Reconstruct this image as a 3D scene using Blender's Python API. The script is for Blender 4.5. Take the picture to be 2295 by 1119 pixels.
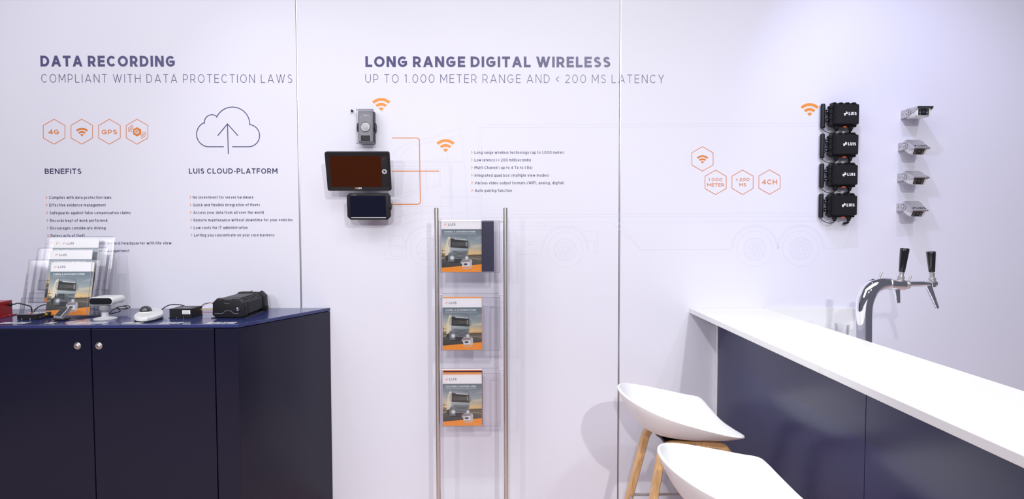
import bpy, bmesh, math, random
from mathutils import Vector, Matrix
random.seed(4)
S = bpy.context.scene
COL = S.collection
for o in list(bpy.data.objects): bpy.data.objects.remove(o, do_unlink=True)
PI = math.pi

# ------------------------------------------------------------------ camera, world, lights, exposure
FPX, W_PX, H_PX = 1400.0, 2295, 1119
CAM = Vector((0, -3.5, 1.62))
yaw, pitch, roll = math.radians(.891), math.radians(2.534), math.radians(.123)
fwd = Vector((math.sin(yaw)*math.cos(pitch), math.cos(yaw)*math.cos(pitch), -math.sin(pitch)))
r0 = Vector((math.cos(yaw), -math.sin(yaw), 0)); d0 = fwd.cross(r0)
right = math.cos(roll)*r0 + math.sin(roll)*d0
down = -math.sin(roll)*r0 + math.cos(roll)*d0
cd = bpy.data.cameras.new('camera'); cam = bpy.data.objects.new('camera', cd); COL.objects.link(cam)
cd.sensor_width = 36; cd.lens = 36*FPX/W_PX; cd.clip_start = .02; cd.clip_end = 60
m = Matrix((right, -down, -fwd)).transposed().to_4x4(); m.translation = CAM
cam.matrix_world = m
S.camera = cam
S.view_settings.view_transform = 'Standard'; S.view_settings.look = 'None'
S.view_settings.gamma = 1; S.view_settings.use_curve_mapping = False
S.view_settings.exposure = -0.10
S.cycles.transparent_max_bounces = 40
S.cycles.sample_clamp_indirect = 4

w = bpy.data.worlds.new('world'); S.world = w; w.use_nodes = True
bg = w.node_tree.nodes['Background']; bg.inputs[0].default_value = (.75, .76, 1, 1); bg.inputs[1].default_value = .17

def spot(loc, aim, power, size=70, blend=.6, rad=.03, col=(1, 1, 1)):
    l = bpy.data.lights.new('stand_or_fill_spot', 'SPOT'); l.energy = power; l.spot_size = math.radians(size)
    l.spot_blend = blend; l.shadow_soft_size = rad; l.color = col
    o = bpy.data.objects.new('stand_or_fill_spot', l); COL.objects.link(o); o.location = loc
    o.rotation_euler = (Vector(aim)-Vector(loc)).to_track_quat('-Z', 'Y').to_euler()
def area(loc, aim, power, sx, sy, col=(1, 1, 1)):
    l = bpy.data.lights.new('fill_area', 'AREA'); l.energy = power; l.shape = 'RECTANGLE'; l.size = sx; l.size_y = sy; l.color = col
    o = bpy.data.objects.new('fill_area', l); COL.objects.link(o); o.location = loc
    o.rotation_euler = (Vector(aim)-Vector(loc)).to_track_quat('-Z', 'Y').to_euler()
# area fills added high over the aisle, the stand's own spotlights, and added spots
spot((1.7, -2.6, 3.9), (1.45, -1.7, 1.1), 100, 60, .9, .05)  # added overhead spot that whitens the bar worktop
area((-.3, -3.6, 5.2), (0, -.6, 1.2), 140, 8.0, 2.4, (.97, .97, 1.0))  # added broad fill that evens out the wall
area((-4.6, -5.0, 4.2), (.5, -1, 1.0), 70, 2.6, 2.6, (.97, .97, 1.0))  # added panel, puts a white reflection on the left of the chrome column
spot((1.45, -6.2, 4.0), (.3, -.3, 0), 450, 84, .8, .05, (1, .985, .96))
spot((-.3, -6.3, 3.3), (.1, 0, .1), 330, 54, .8, .05, (1, .98, .97))
spot((-2.6, -6.0, 3.3), (-2.3, 0, .6), 200, 70, .9, .05, (1, .985, .98))
spot((-2.3, -1.7, 3.75), (-1.9, 0, 1.5), 18, 80, .8, .03, (.93, .92, 1))
spot((-.62, -2.05, 3.65), (-.75, 0, 1.3), 21, 80, .8, .025, (1, .99, 1))
spot((.6, -1.9, 3.7), (.5, 0, 1.2), 15, 85, .9, .03, (1, .98, .98))
spot((2.2, -2.1, 3.75), (2.1, -.1, 1.2), 52, 80, .8, .02, (.74, .75, 1))
spot((1.35, -.95, 3.55), (2.7, 0, 1.3), 60, 75, .8, .02, (.56, .59, 1))
spot((-1.55, -1.05, 3.5), (-.9, 0, 1.4), 12, 70, .8, .02, (.95, .93, 1))
spot((-.6, -2.0, 3.6), (.85, -1.0, .7), 190, 34, .9, .04, (1, .99, .97))  # added narrow spot that brightens the stool seats

# ------------------------------------------------------------------ helpers
def ray(px, py): return (px-W_PX/2)/FPX*right + (py-H_PX/2)/FPX*down + fwd
def at(px, py, y=0.0):
    v = ray(px, py); return CAM + v*((y-CAM.y)/v.y)
def atz(px, py, z):
    v = ray(px, py); return CAM + v*((z-CAM.z)/v.z)
def lin(c): return tuple(((x/255)/12.92 if x/255 <= .04045 else ((x/255+.055)/1.055)**2.4) for x in c)

def mat(name, col, rough=.5, metal=0, spec=.5, coat=0, noise=0, nscale=30, bump=0, emit=None):
    m = bpy.data.materials.new(name); m.use_nodes = True; nt = m.node_tree; b = nt.nodes['Principled BSDF']
    b.inputs['Base Color'].default_value = (*col, 1); b.inputs['Roughness'].default_value = rough
    b.inputs['Metallic'].default_value = metal; b.inputs['Specular IOR Level'].default_value = spec
    b.inputs['Coat Weight'].default_value = coat; b.inputs['Coat Roughness'].default_value = .08
    if noise or bump:
        tc = nt.nodes.new('ShaderNodeTexCoord'); n = nt.nodes.new('ShaderNodeTexNoise'); n.inputs['Scale'].default_value = nscale
        n.inputs['Detail'].default_value = 4; nt.links.new(tc.outputs['Object'], n.inputs['Vector'])
        if noise:
            mx = nt.nodes.new('ShaderNodeMix'); mx.data_type = 'RGBA'
            mx.inputs['A'].default_value = (*[c*(1-noise) for c in col], 1); mx.inputs['B'].default_value = (*[min(1, c*(1+noise)) for c in col], 1)
            nt.links.new(n.outputs['Fac'], mx.inputs['Factor']); nt.links.new(mx.outputs['Result'], b.inputs['Base Color'])
        if bump:
            bp = nt.nodes.new('ShaderNodeBump'); bp.inputs['Strength'].default_value = bump; bp.inputs['Distance'].default_value = .002
            nt.links.new(n.outputs['Fac'], bp.inputs['Height']); nt.links.new(bp.outputs['Normal'], b.inputs['Normal'])
    if emit:
        b.inputs['Emission Color'].default_value = (*emit[0], 1); b.inputs['Emission Strength'].default_value = emit[1]
    return m
def acrylic(name, tint, gloss):
    m = bpy.data.materials.new(name); m.use_nodes = True; nt = m.node_tree; nt.nodes.clear()
    out = nt.nodes.new('ShaderNodeOutputMaterial'); mix = nt.nodes.new('ShaderNodeMixShader')
    t = nt.nodes.new('ShaderNodeBsdfTransparent'); t.inputs[0].default_value = (*tint, 1)
    g = nt.nodes.new('ShaderNodeBsdfGlossy'); g.inputs['Color'].default_value = (1, 1, 1, 1); g.inputs['Roughness'].default_value = .06
    f = nt.nodes.new('ShaderNodeFresnel'); f.inputs[0].default_value = 1.49
    a = nt.nodes.new('ShaderNodeMath'); a.operation = 'MULTIPLY_ADD'; a.inputs[1].default_value = .6; a.inputs[2].default_value = gloss; a.use_clamp = True
    nt.links.new(f.outputs[0], a.inputs[0]); nt.links.new(a.outputs[0], mix.inputs[0])
    nt.links.new(t.outputs[0], mix.inputs[1]); nt.links.new(g.outputs[0], mix.inputs[2]); nt.links.new(mix.outputs[0], out.inputs[0])
    return m
M = {}
M['wall'] = mat('wall_foil', (.772, .766, .862), .45, spec=.3, noise=.012, nscale=2.2, bump=.02)
M['wallback'] = mat('wall_backing', (.25, .25, .3), .8)
M['alu'] = mat('aluminium', (.62, .61, .62), .32, .9)
M['darkgap'] = mat('dark_gap', (.02, .02, .03), .7)
M['floor'] = mat('floor_carpet', (.62, .47, .45), .9, noise=.15, nscale=120, bump=.3)
M['navyink'] = mat('navy_ink', lin((38, 34, 84)), .4)
M['headink'] = mat('heading_ink', lin((60, 55, 110)), .35)
M['orange'] = mat('orange_ink', lin((220, 124, 36)), .45)
M['amber'] = mat('amber_ink', lin((234, 146, 52)), .45)
M['line'] = mat('pale_line_ink', (.70, .69, .80), .42, spec=.35)
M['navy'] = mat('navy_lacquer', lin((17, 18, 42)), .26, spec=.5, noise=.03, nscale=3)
M['navyreflect'] = mat('navy_lacquer_painted_reflection', lin((52, 60, 112)), .13, spec=.6, noise=.02, nscale=3)  # same navy lacquer, the wall's blue reflection mixed into its base colour
M['barblue'] = mat('bar_navy_panel', lin((31, 36, 82)), .24, spec=.45, noise=.03, nscale=3)
M['white'] = mat('white_solid_surface', (.93, .93, .935), .3, spec=.5)
M['whitepanel'] = mat('white_laminate', (.80, .79, .88), .35)
M['offwhite'] = mat('off_white_board', (.85, .85, .85), .4)
M['shell'] = mat('white_seat_plastic', (.92, .92, .93), .32)
M['chrome'] = mat('chrome', (.90, .90, .92), .05, 1.0)
M['steel'] = mat('brushed_steel', (.74, .70, .66), .36, 1.0, noise=.06, nscale=60)
M['satin'] = mat('satin_metal', (.58, .56, .56), .38, .85)
M['black'] = mat('black_plastic', (.010, .010, .013), .5, spec=.3, bump=.05, nscale=200)
M['blackgloss'] = mat('black_gloss', (.012, .012, .016), .12, coat=.3)
M['blackmetal'] = mat('black_powder_coat', (.013, .013, .016), .42, spec=.35)
M['handle'] = mat('handle_black', (.010, .010, .012), .13, coat=.5)
M['bezel'] = mat('monitor_bezel', (.018, .016, .019), .5, spec=.2)
M['screenbrown'] = mat('dead_screen_brown', lin((62, 25, 8)), .4, spec=.08)
M['screenblue'] = mat('screen_glass', lin((16, 17, 38)), .06, spec=.6)
M['smoke'] = mat('smoked_dome', (.04, .04, .05), .06, spec=.8, coat=.5)
M['paper'] = mat('paper', (.88, .88, .90), .5)
M['camwhite'] = mat('camera_white', (.80, .81, .80), .35)
M['red'] = mat('red_paint', lin((180, 20, 26)), .3)
M['grey'] = mat('grey_plastic', (.30, .30, .33), .4)
M['ltgrey'] = mat('light_grey_plastic', (.62, .62, .66), .35)
M['yellow'] = mat('yellow_plastic', lin((240, 200, 40)), .4)
M['darkcard'] = mat('dark_card', lin((44, 42, 72)), .4)
M['orangeplug'] = mat('orange_plug', lin((230, 110, 60)), .45)
M['acr'] = acrylic('clear_acrylic', (.988, .987, .993), .012)
M['acredge'] = mat('acrylic_edge', (.78, .78, .84), .2)
m = acrylic('acrylic_polished_edge', (.86, .86, .90), .20); M['acredge'] = m
M['cup'] = acrylic('clear_cup', (.985, .985, .99), .02)
def wood():
    m = bpy.data.materials.new('oak_veneer'); m.use_nodes = True; nt = m.node_tree; b = nt.nodes['Principled BSDF']
    tc = nt.nodes.new('ShaderNodeTexCoord'); mp = nt.nodes.new('ShaderNodeMapping'); mp.inputs['Scale'].default_value = (28, 28, 2.2)
    n = nt.nodes.new('ShaderNodeTexNoise'); n.inputs['Scale'].default_value = 4; n.inputs['Detail'].default_value = 6
    r = nt.nodes.new('ShaderNodeValToRGB'); r.color_ramp.elements[0].position = .35; r.color_ramp.elements[1].position = .7
    r.color_ramp.elements[0].color = (*lin((208, 160, 106)), 1); r.color_ramp.elements[1].color = (*lin((230, 190, 140)), 1)
    nt.links.new(tc.outputs['Object'], mp.inputs[0]); nt.links.new(mp.outputs[0], n.inputs['Vector'])
    nt.links.new(n.outputs['Fac'], r.inputs[0]); nt.links.new(r.outputs[0], b.inputs['Base Color']); b.inputs['Roughness'].default_value = .42
    return m
M['wood'] = wood()
def printmat():
    m = bpy.data.materials.new('offset_print'); m.use_nodes = True; nt = m.node_tree; b = nt.nodes['Principled BSDF']
    a = nt.nodes.new('ShaderNodeVertexColor'); a.layer_name = 'Col'; nt.links.new(a.outputs[0], b.inputs['Base Color'])
    b.inputs['Roughness'].default_value = .35; return m
M['print'] = printmat()

def tag(o, label=None, cat=None, group=None, kind=None):
    if label: o['label'] = label
    if cat: o['category'] = cat
    if group: o['group'] = group
    if kind: o['kind'] = kind
    return o
def empty(name, loc, label=None, cat=None, group=None, kind=None, rotz=0):
    o = bpy.data.objects.new(name, None); COL.objects.link(o); o.location = loc; o.rotation_euler = (0, 0, rotz)
    o.empty_display_size = .05
    return tag(o, label, cat, group, kind)
def put(name, me, material, parent=None, smooth=False):
    """link one mesh object; mesh coords are in the parent's LOCAL frame"""
    if isinstance(me, bmesh.types.BMesh):
        b = me; me = bpy.data.meshes.new(name); b.to_mesh(me); b.free()
    if material is not None:
        me.materials.clear(); me.materials.append(M[material] if isinstance(material, str) else material)
    o = bpy.data.objects.new(name, me); COL.objects.link(o)
    if parent: o.parent = parent
    if smooth:
        for p in me.polygons: p.use_smooth = True
        if smooth is not True:
            try: me.set_sharp_from_angle(angle=math.radians(smooth))
            except Exception: pass
    return o
def nb(): return bmesh.new()
def I(): return Matrix.Identity(4)
def box(b, c, s, rot=None, bev=0, seg=2):
    m = Matrix.Translation(c) @ (rot.to_4x4() if rot else I()) @ Matrix.Diagonal((*s, 1))
    r = bmesh.ops.create_cube(b, size=1, matrix=m); vs = r['verts']
    if bev:
        es = list({e for v in vs for e in v.link_edges}); bmesh.ops.bevel(b, geom=es, offset=bev, segments=seg, affect='EDGES', profile=.5)
    return b
def box2(b, lo, hi, bev=0, seg=2):
    lo, hi = Vector(lo), Vector(hi); return box(b, (lo+hi)/2, [abs(x) for x in hi-lo], None, bev, seg)
def cyl(b, p0, p1, ra, rb=None, n=24, caps=True):
    p0, p1 = Vector(p0), Vector(p1); rb = ra if rb is None else rb; d = p1-p0
    q = d.to_track_quat('Z', 'Y').to_matrix().to_4x4()
    bmesh.ops.create_cone(b, cap_ends=caps, cap_tris=False, segments=n, radius1=ra, radius2=rb, depth=d.length, matrix=Matrix.Translation((p0+p1)/2) @ q)
    return b
def sphere(b, c, r, sc=(1, 1, 1), n=24):
    bmesh.ops.create_uvsphere(b, u_segments=n, v_segments=n//2, radius=r, matrix=Matrix.Translation(c) @ Matrix.Diagonal((*sc, 1))); return b
def smoothpath(P, n=8):
    P = [Vector(p) for p in P]; out = []
    for i in range(len(P)-1):
        a, b_, c, d = P[max(i-1, 0)], P[i], P[i+1], P[min(i+2, len(P)-1)]
        for k in range(n):
            t = k/n; out.append(.5*((2*b_)+(c-a)*t+(2*a-5*b_+4*c-d)*t*t+(3*b_-a-3*c+d)*t**3))
    out.append(P[-1]); return out
def tube(b, P, r, n=10, caps=True, sy=1.0):
    P = [Vector(p) for p in P]; R = r if isinstance(r, (list, tuple)) else [r]*len(P); rings = []; up = None
    for i, p in enumerate(P):
        t = (P[min(i+1, len(P)-1)]-P[max(i-1, 0)]).normalized()
        if up is None:
            up = Vector((0, 1, 0)) if abs(t.y) < .9 else Vector((1, 0, 0))
        up = (up - t*up.dot(t)).normalized(); sd = t.cross(up)
        rings.append([b.verts.new(p + (sd*math.cos(2*PI*k/n) + up*math.sin(2*PI*k/n)*sy)*R[i]) for k in range(n)])
    for i in range(len(rings)-1):
        for k in range(n): b.faces.new((rings[i][k], rings[i][(k+1) % n], rings[i+1][(k+1) % n], rings[i+1][k]))
    if caps: b.faces.new(rings[0][::-1]); b.faces.new(rings[-1])
    bmesh.ops.recalc_face_normals(b, faces=b.faces); return b
def sweeprect(b, P, wn, wt, nrm):
    """rectangular, chamfered section swept along P; nrm = constant normal of the path's plane"""
    P = [Vector(p) for p in P]; nrm = Vector(nrm).normalized(); rings = []
    c = .24
    sec = [(-1, -1+c), (-1+c, -1), (1-c, -1), (1, -1+c), (1, 1-c), (1-c, 1), (-1+c, 1), (-1, 1-c)]
    for i, p in enumerate(P):
        t = (P[min(i+1, len(P)-1)]-P[max(i-1, 0)]).normalized(); sd = t.cross(nrm).normalized()
        rings.append([b.verts.new(p + sd*wt/2*u + nrm*wn/2*v) for u, v in sec])
    n = len(sec)
    for i in range(len(rings)-1):
        for k in range(n): b.faces.new((rings[i][k], rings[i][(k+1) % n], rings[i+1][(k+1) % n], rings[i+1][k]))
    b.faces.new(rings[0][::-1]); b.faces.new(rings[-1]); bmesh.ops.recalc_face_normals(b, faces=b.faces); return b
def lathe(b, c, prof, axis=Vector((0, 0, 1)), n=28):
    c = Vector(c); q = Vector(axis).to_track_quat('Z', 'Y'); rings = []
    for r, h in prof:
        rings.append([b.verts.new(c + q @ Vector((r*math.cos(2*PI*k/n), r*math.sin(2*PI*k/n), h))) for k in range(n)])
    for i in range(len(rings)-1):
        for k in range(n): b.faces.new((rings[i][k], rings[i][(k+1) % n], rings[i+1][(k+1) % n], rings[i+1][k]))
    b.faces.new(rings[0][::-1]); b.faces.new(rings[-1]); bmesh.ops.recalc_face_normals(b, faces=b.faces); return b
def prism(b, poly, off, bev=0, seg=2):
    """poly: 3-D points of one cap, off: extrusion vector"""
    off = Vector(off); a = [b.verts.new(Vector(p)) for p in poly]; c = [b.verts.new(Vector(p)+off) for p in poly]; n = len(a)
    f1 = b.faces.new(a); f2 = b.faces.new(c[::-1])
    for i in range(n): b.faces.new((a[i], c[i], c[(i+1) % n], a[(i+1) % n]))
    bmesh.ops.recalc_face_normals(b, faces=b.faces)
    if bev:
        es = list(f1.edges)+list(f2.edges); bmesh.ops.bevel(b, geom=es, offset=bev, segments=seg, affect='EDGES', profile=.5)
    return b
def rounded(x0, z0, x1, z1, r, n=5):
    P = []
    for cx, cz, a0 in ((x1-r, z1-r, 0), (x0+r, z1-r, 90), (x0+r, z0+r, 180), (x1-r, z0+r, 270)):
        for k in range(n+1):
            a = math.radians(a0+90*k/n); P.append((cx+r*math.cos(a), cz+r*math.sin(a)))
    return P
def arc(cx, cy, r, a0, a1, n=24):
    return [(cx+r*math.cos(math.radians(a0+(a1-a0)*k/n)), cy+r*math.sin(math.radians(a0+(a1-a0)*k/n))) for k in range(n+1)]

# ---- flat graphics: collected as 2-D faces, placed through a frame (origin, u, v, normal)
def ribbon(P, wd, closed=False):
    P = [Vector(p) for p in P]; n = len(P); L, Rr = [], []
    for i in range(n):
        if closed: a, c = P[i-1], P[(i+1) % n]
        else: a, c = P[max(i-1, 0)], P[min(i+1, n-1)]
        d1 = (P[i]-a); d2 = (c-P[i])
        d1 = d1.normalized() if d1.length > 1e-9 else d2.normalized(); d2 = d2.normalized() if d2.length > 1e-9 else d1
        t = (d1+d2); t = t.normalized() if t.length > 1e-6 else d1
        nn = Vector((-t.y, t.x)); k = 1/max(.35, nn.dot(Vector((-d1.y, d1.x))))
        L.append(P[i]+nn*wd/2*k); Rr.append(P[i]-nn*wd/2*k)
    q = []
    for i in range(n if closed else n-1):
        j = (i+1) % n; q.append([L[i], L[j], Rr[j], Rr[i]])
    return q
class Flat:
    def __init__(s): s.v = []; s.f = []; s.c = []; s.k = []
    def poly(s, P, col=None, layer=0):
        i = len(s.v); s.v += [(p[0], p[1], layer) for p in P]; s.k += [len(s.f) if col is None else 0]*len(P); s.f.append(list(range(i, i+len(P))))
        s.c += (col if isinstance(col, list) else [col]*len(P)); return s
    def rib(s, P, wd, closed=False, col=None, layer=0):
        for q in ribbon(P, wd, closed): s.poly(q, col, layer)
        return s
    def mesh(s, me_, fn, col=None, layer=0):
        i = len(s.v)
        for v in me_.vertices: p = fn(v.co.x, v.co.y); s.v.append((p[0], p[1], layer))
        for p in me_.polygons: s.f.append([i+k for k in p.vertices])
        s.c += [col]*len(me_.vertices); return s
    def build(s, name, material, parent, org=(0, 0, 0), u=(1, 0, 0), v=(0, 0, 1), n=(0, -1, 0), step=.0002, base=.0004, color=False, jit=.000008):
        org, u, v, n = Vector(org), Vector(u), Vector(v), Vector(n)
        me = bpy.data.meshes.new(name)
        me.from_pydata([org+u*a+v*b_+n*(base+l*step+(k_ % 23)*jit) for (a, b_, l), k_ in zip(s.v, s.k)], [], s.f); me.update()
        if color:
            ca = me.color_attributes.new('Col', 'FLOAT_COLOR', 'POINT')
            for i, c in enumerate(s.c): ca.data[i].color = (*(lin(c) if c else (1, 1, 1)), 1)
        return put(name, me, material, parent)
# ---- a geometric sans drawn as strokes: ('p', points) bent strokes, ('d', x0, y0, x1, y1) diagonals cut level
def E_(cx, cy, rx, ry, a0, a1, n=None):
    n = n or max(5, int(abs(a1-a0)/15)); return [(cx+rx*math.cos(math.radians(a0+(a1-a0)*k/n)), cy+ry*math.sin(math.radians(a0+(a1-a0)*k/n))) for k in range(n+1)]
XH = .74
def bowl(x, y0, y1, side=1, r=.5):      # stem at x, half round to the other side
    c = .5*(y0+y1); ry = (y1-y0)/2
    return [(0, y1), (.45, y1)]+E_(.45, c, .55, ry, 90, -90)+[(0, y0)]
ring = lambda h0, h1: E_(.5, (h0+h1)/2, .5, (h1-h0)/2, 90, 450, 32)
SC = [(.92, .84)]+E_(.5, .755, .40, .245, 35, 90)[1:]+E_(.5, .765, .43, .235, 90, 215)[1:]+[(.5, .52)]+E_(.52, .25, .48, .25, 55, -90)[1:]+E_(.5, .25, .5, .25, -90, -150)[1:]
GL = {
'A': (.86, [('d', 0, 0, .5, 1), ('d', 1, 0, .5, 1), ('p', [(.2, .26), (.8, .26)])]), 'B': (.68, [('p', [(0, 0), (0, 1)]), ('p', [(0, 1), (.5, 1)]+E_(.5, .77, .44, .23, 90, -90)+[(0, .54)]), ('p', [(.5, .54)]+E_(.5, .27, .5, .27, 90, -90)+[(0, 0)])]),
'C': (.80, [('p', E_(.54, .5, .54, .5, 42, 318, 26))]), 'D': (.78, [('p', [(0, 0), (0, 1)]), ('p', [(0, 1), (.4, 1)]+E_(.4, .5, .6, .5, 90, -90, 16)+[(0, 0)])]),
'E': (.63, [('p', [(1, 1), (0, 1), (0, 0), (1, 0)]), ('p', [(0, .5), (.9, .5)])]), 'F': (.60, [('p', [(1, 1), (0, 1), (0, 0)]), ('p', [(0, .48), (.9, .48)])]),
'G': (.84, [('p', E_(.52, .5, .52, .5, 45, 320, 26)+[(.95, .20), (.95, .46), (.55, .46)])]), 'H': (.76, [('p', [(0, 0), (0, 1)]), ('p', [(1, 0), (1, 1)]), ('p', [(0, .5), (1, .5)])]),
'I': (0, [('p', [(0, 0), (0, 1)])]), 'J': (.55, [('p', [(1, 1), (1, .3)]+E_(.5, .3, .5, .3, 0, -150))]), 'K': (.74, [('p', [(0, 0), (0, 1)]), ('d', .06, .33, .96, 1), ('d', 1, 0, .38, .58)]),
'L': (.58, [('p', [(0, 1), (0, 0), (1, 0)])]), 'M': (.90, [('p', [(0, 0), (0, 1)]), ('p', [(1, 0), (1, 1)]), ('d', .5, .25, .02, 1), ('d', .5, .25, .98, 1)]),
'N': (.78, [('p', [(0, 0), (0, 1)]), ('p', [(1, 0), (1, 1)]), ('d', .98, 0, .02, 1)]), 'O': (.90, [('p', ring(0, 1))]), 'P': (.66, [('p', [(0, 0), (0, 1)]), ('p', [(0, 1), (.5, 1)]+E_(.5, .68, .5, .32, 90, -90)+[(0, .36)])]),
'Q': (.90, [('p', ring(0, 1)), ('d', 1, 0, .6, .4)]), 'R': (.70, [('p', [(0, 0), (0, 1)]), ('p', [(0, 1), (.5, 1)]+E_(.5, .68, .46, .32, 90, -90)+[(0, .36)]), ('d', 1, 0, .52, .38)]),
'S': (.64, [('p', SC)]), 'T': (.68, [('p', [(0, 1), (1, 1)]), ('p', [(.5, 1), (.5, 0)])]), 'U': (.74, [('p', [(0, 1), (0, .42)]+E_(.5, .42, .5, .42, 180, 360, 16)+[(1, 1)])]),
'V': (.82, [('d', .5, 0, 0, 1), ('d', .5, 0, 1, 1)]), 'W': (1.22, [('d', .27, 0, 0, 1), ('d', .27, 0, .5, 1), ('d', .73, 0, .5, 1), ('d', .73, 0, 1, 1)]), 'X': (.76, [('d', 0, 0, 1, 1), ('d', 1, 0, 0, 1)]),
'Y': (.76, [('d', .5, .42, 0, 1), ('d', .5, .42, 1, 1), ('p', [(.5, 0), (.5, .45)])]), 'Z': (.66, [('p', [(0, 1), (1, 1)]), ('p', [(0, 0), (1, 0)]), ('d', 0, 0, 1, 1)]),
'0': (.76, [('p', ring(0, 1))]), '1': (.30, [('p', [(.8, 0), (.8, 1)]), ('p', [(-.1, .84), (.8, 1)])]), '2': (.62, [('p', E_(.5, .70, .46, .30, 160, -25)+[(0, 0), (1, 0)])]), '9': (.66, [('p', E_(.5, .66, .5, .34, -20, 340)), ('p', E_(.5, .5, .5, .5, 20, -130))]),
'4': (.74, [('p', [(.74, 0), (.74, 1), (0, .24), (1, .24)])]), '&': (.74, [('p', [(1, .5)]+E_(.42, .26, .42, .26, -10, -250)+[(.7, .7)]+E_(.46, .80, .24, .20, -20, 215)+[(1, 0)])]),
'a': (.55, [('p', [(.06, .66)]+E_(.52, .50, .48, .24, 120, 0)[1:]+[(1, 0)]), ('p', [(1, .44), (.5, .44)]+E_(.46, .22, .46, .22, 90, 300)+[(1, .15)])]),
'b': (.60, [('p', [(0, 0), (0, 1)]), ('p', ring(0, XH))]), 'c': (.56, [('p', E_(.55, XH/2, .55, XH/2, 48, 312, 18))]), 'd': (.60, [('p', [(1, 0), (1, 1)]), ('p', ring(0, XH))]),
'e': (.60, [('p', [(0, .37), (1, .37)]+E_(.5, XH/2, .5, XH/2, 0, 318, 20))]), 'f': (.38, [('p', [(1.25, 1.02)]+E_(1.0, .72, .66, .30, 90, 180)+[(.34, 0)]), ('p', [(0, .68), (.95, .68)])]),
'g': (.60, [('p', ring(0, XH)), ('p', [(1, XH), (1, -.02)]+E_(.5, -.02, .5, .24, 0, -150))]), 'h': (.54, [('p', [(0, 0), (0, 1)]), ('p', [(0, .44)]+E_(.5, .44, .5, .30, 180, 0)+[(1, 0)])]),
'i': (0, [('p', [(0, 0), (0, XH)]), ('p', [(0, .99), (0, 1.03)])]), 'k': (.56, [('p', [(0, 0), (0, 1)]), ('d', .05, .22, .95, XH+.05), ('d', 1, 0, .4, .46)]), 'l': (0, [('p', [(0, 0), (0, 1.03)])]),
'm': (.92, [('p', [(0, 0), (0, XH)]), ('p', [(0, .46)]+E_(.25, .46, .25, .28, 180, 0)+[(.5, 0)]), ('p', [(.5, .46)]+E_(.75, .46, .25, .28, 180, 0)+[(1, 0)])]),
'n': (.54, [('p', [(0, 0), (0, XH)]), ('p', [(0, .44)]+E_(.5, .44, .5, .30, 180, 0)+[(1, 0)])]), 'o': (.62, [('p', ring(0, XH))]), 'p': (.60, [('p', [(0, -.27), (0, XH)]), ('p', ring(0, XH))]), 'q': (.60, [('p', [(1, -.27), (1, XH)]), ('p', ring(0, XH))]),
'r': (.34, [('p', [(0, 0), (0, XH)]), ('p', [(0, .4)]+E_(.95, .4, .95, .33, 170, 90))]), 's': (.46, [('p', [(x, y*XH) for x, y in SC])]), 't': (.36, [('p', [(.4, .98), (.4, .22)]+E_(.85, .22, .45, .22, 180, 280)), ('p', [(0, .68), (.98, .68)])]),
'u': (.54, [('p', [(0, XH), (0, .3)]+E_(.5, .3, .5, .3, 180, 360)+[(1, XH)]), ('p', [(1, 0), (1, XH)])]), 'v': (.58, [('d', .5, 0, 0, XH), ('d', .5, 0, 1, XH)]), 'w': (.88, [('d', .27, 0, 0, XH), ('d', .27, 0, .5, XH), ('d', .73, 0, .5, XH), ('d', .73, 0, 1, XH)]),
'x': (.56, [('d', 0, 0, 1, XH), ('d', 1, 0, 0, XH)]), 'y': (.58, [('d', .5, 0, 0, XH), ('d', .28, -.27, 1, XH)]), 'z': (.5, [('p', [(0, XH-.1), (1, XH-.1)]), ('p', [(0, 0), (1, 0)]), ('d', 0, 0, 1, XH)]),
'.': (0, [('p', [(0, .0), (0, .012)])]), ',': (.08, [('d', 0, -.14, 1, .12)]), '-': (.32, [('p', [(0, .40), (1, .40)])]), '<': (.5, [('p', [(1, .78), (.05, .45), (1, .12)])]), "'": (0, [('p', [(0, .75), (0, 1)])]),
'(': (.42, [('p', E_(1.3, .42, 1.3, .68, 130, 230))]), ')': (.42, [('p', E_(-.84, .42, 1.3, .68, 50, -50))]),
}
ACC = {'Ü': 'U', 'Á': 'A', 'É': 'E'}
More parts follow.
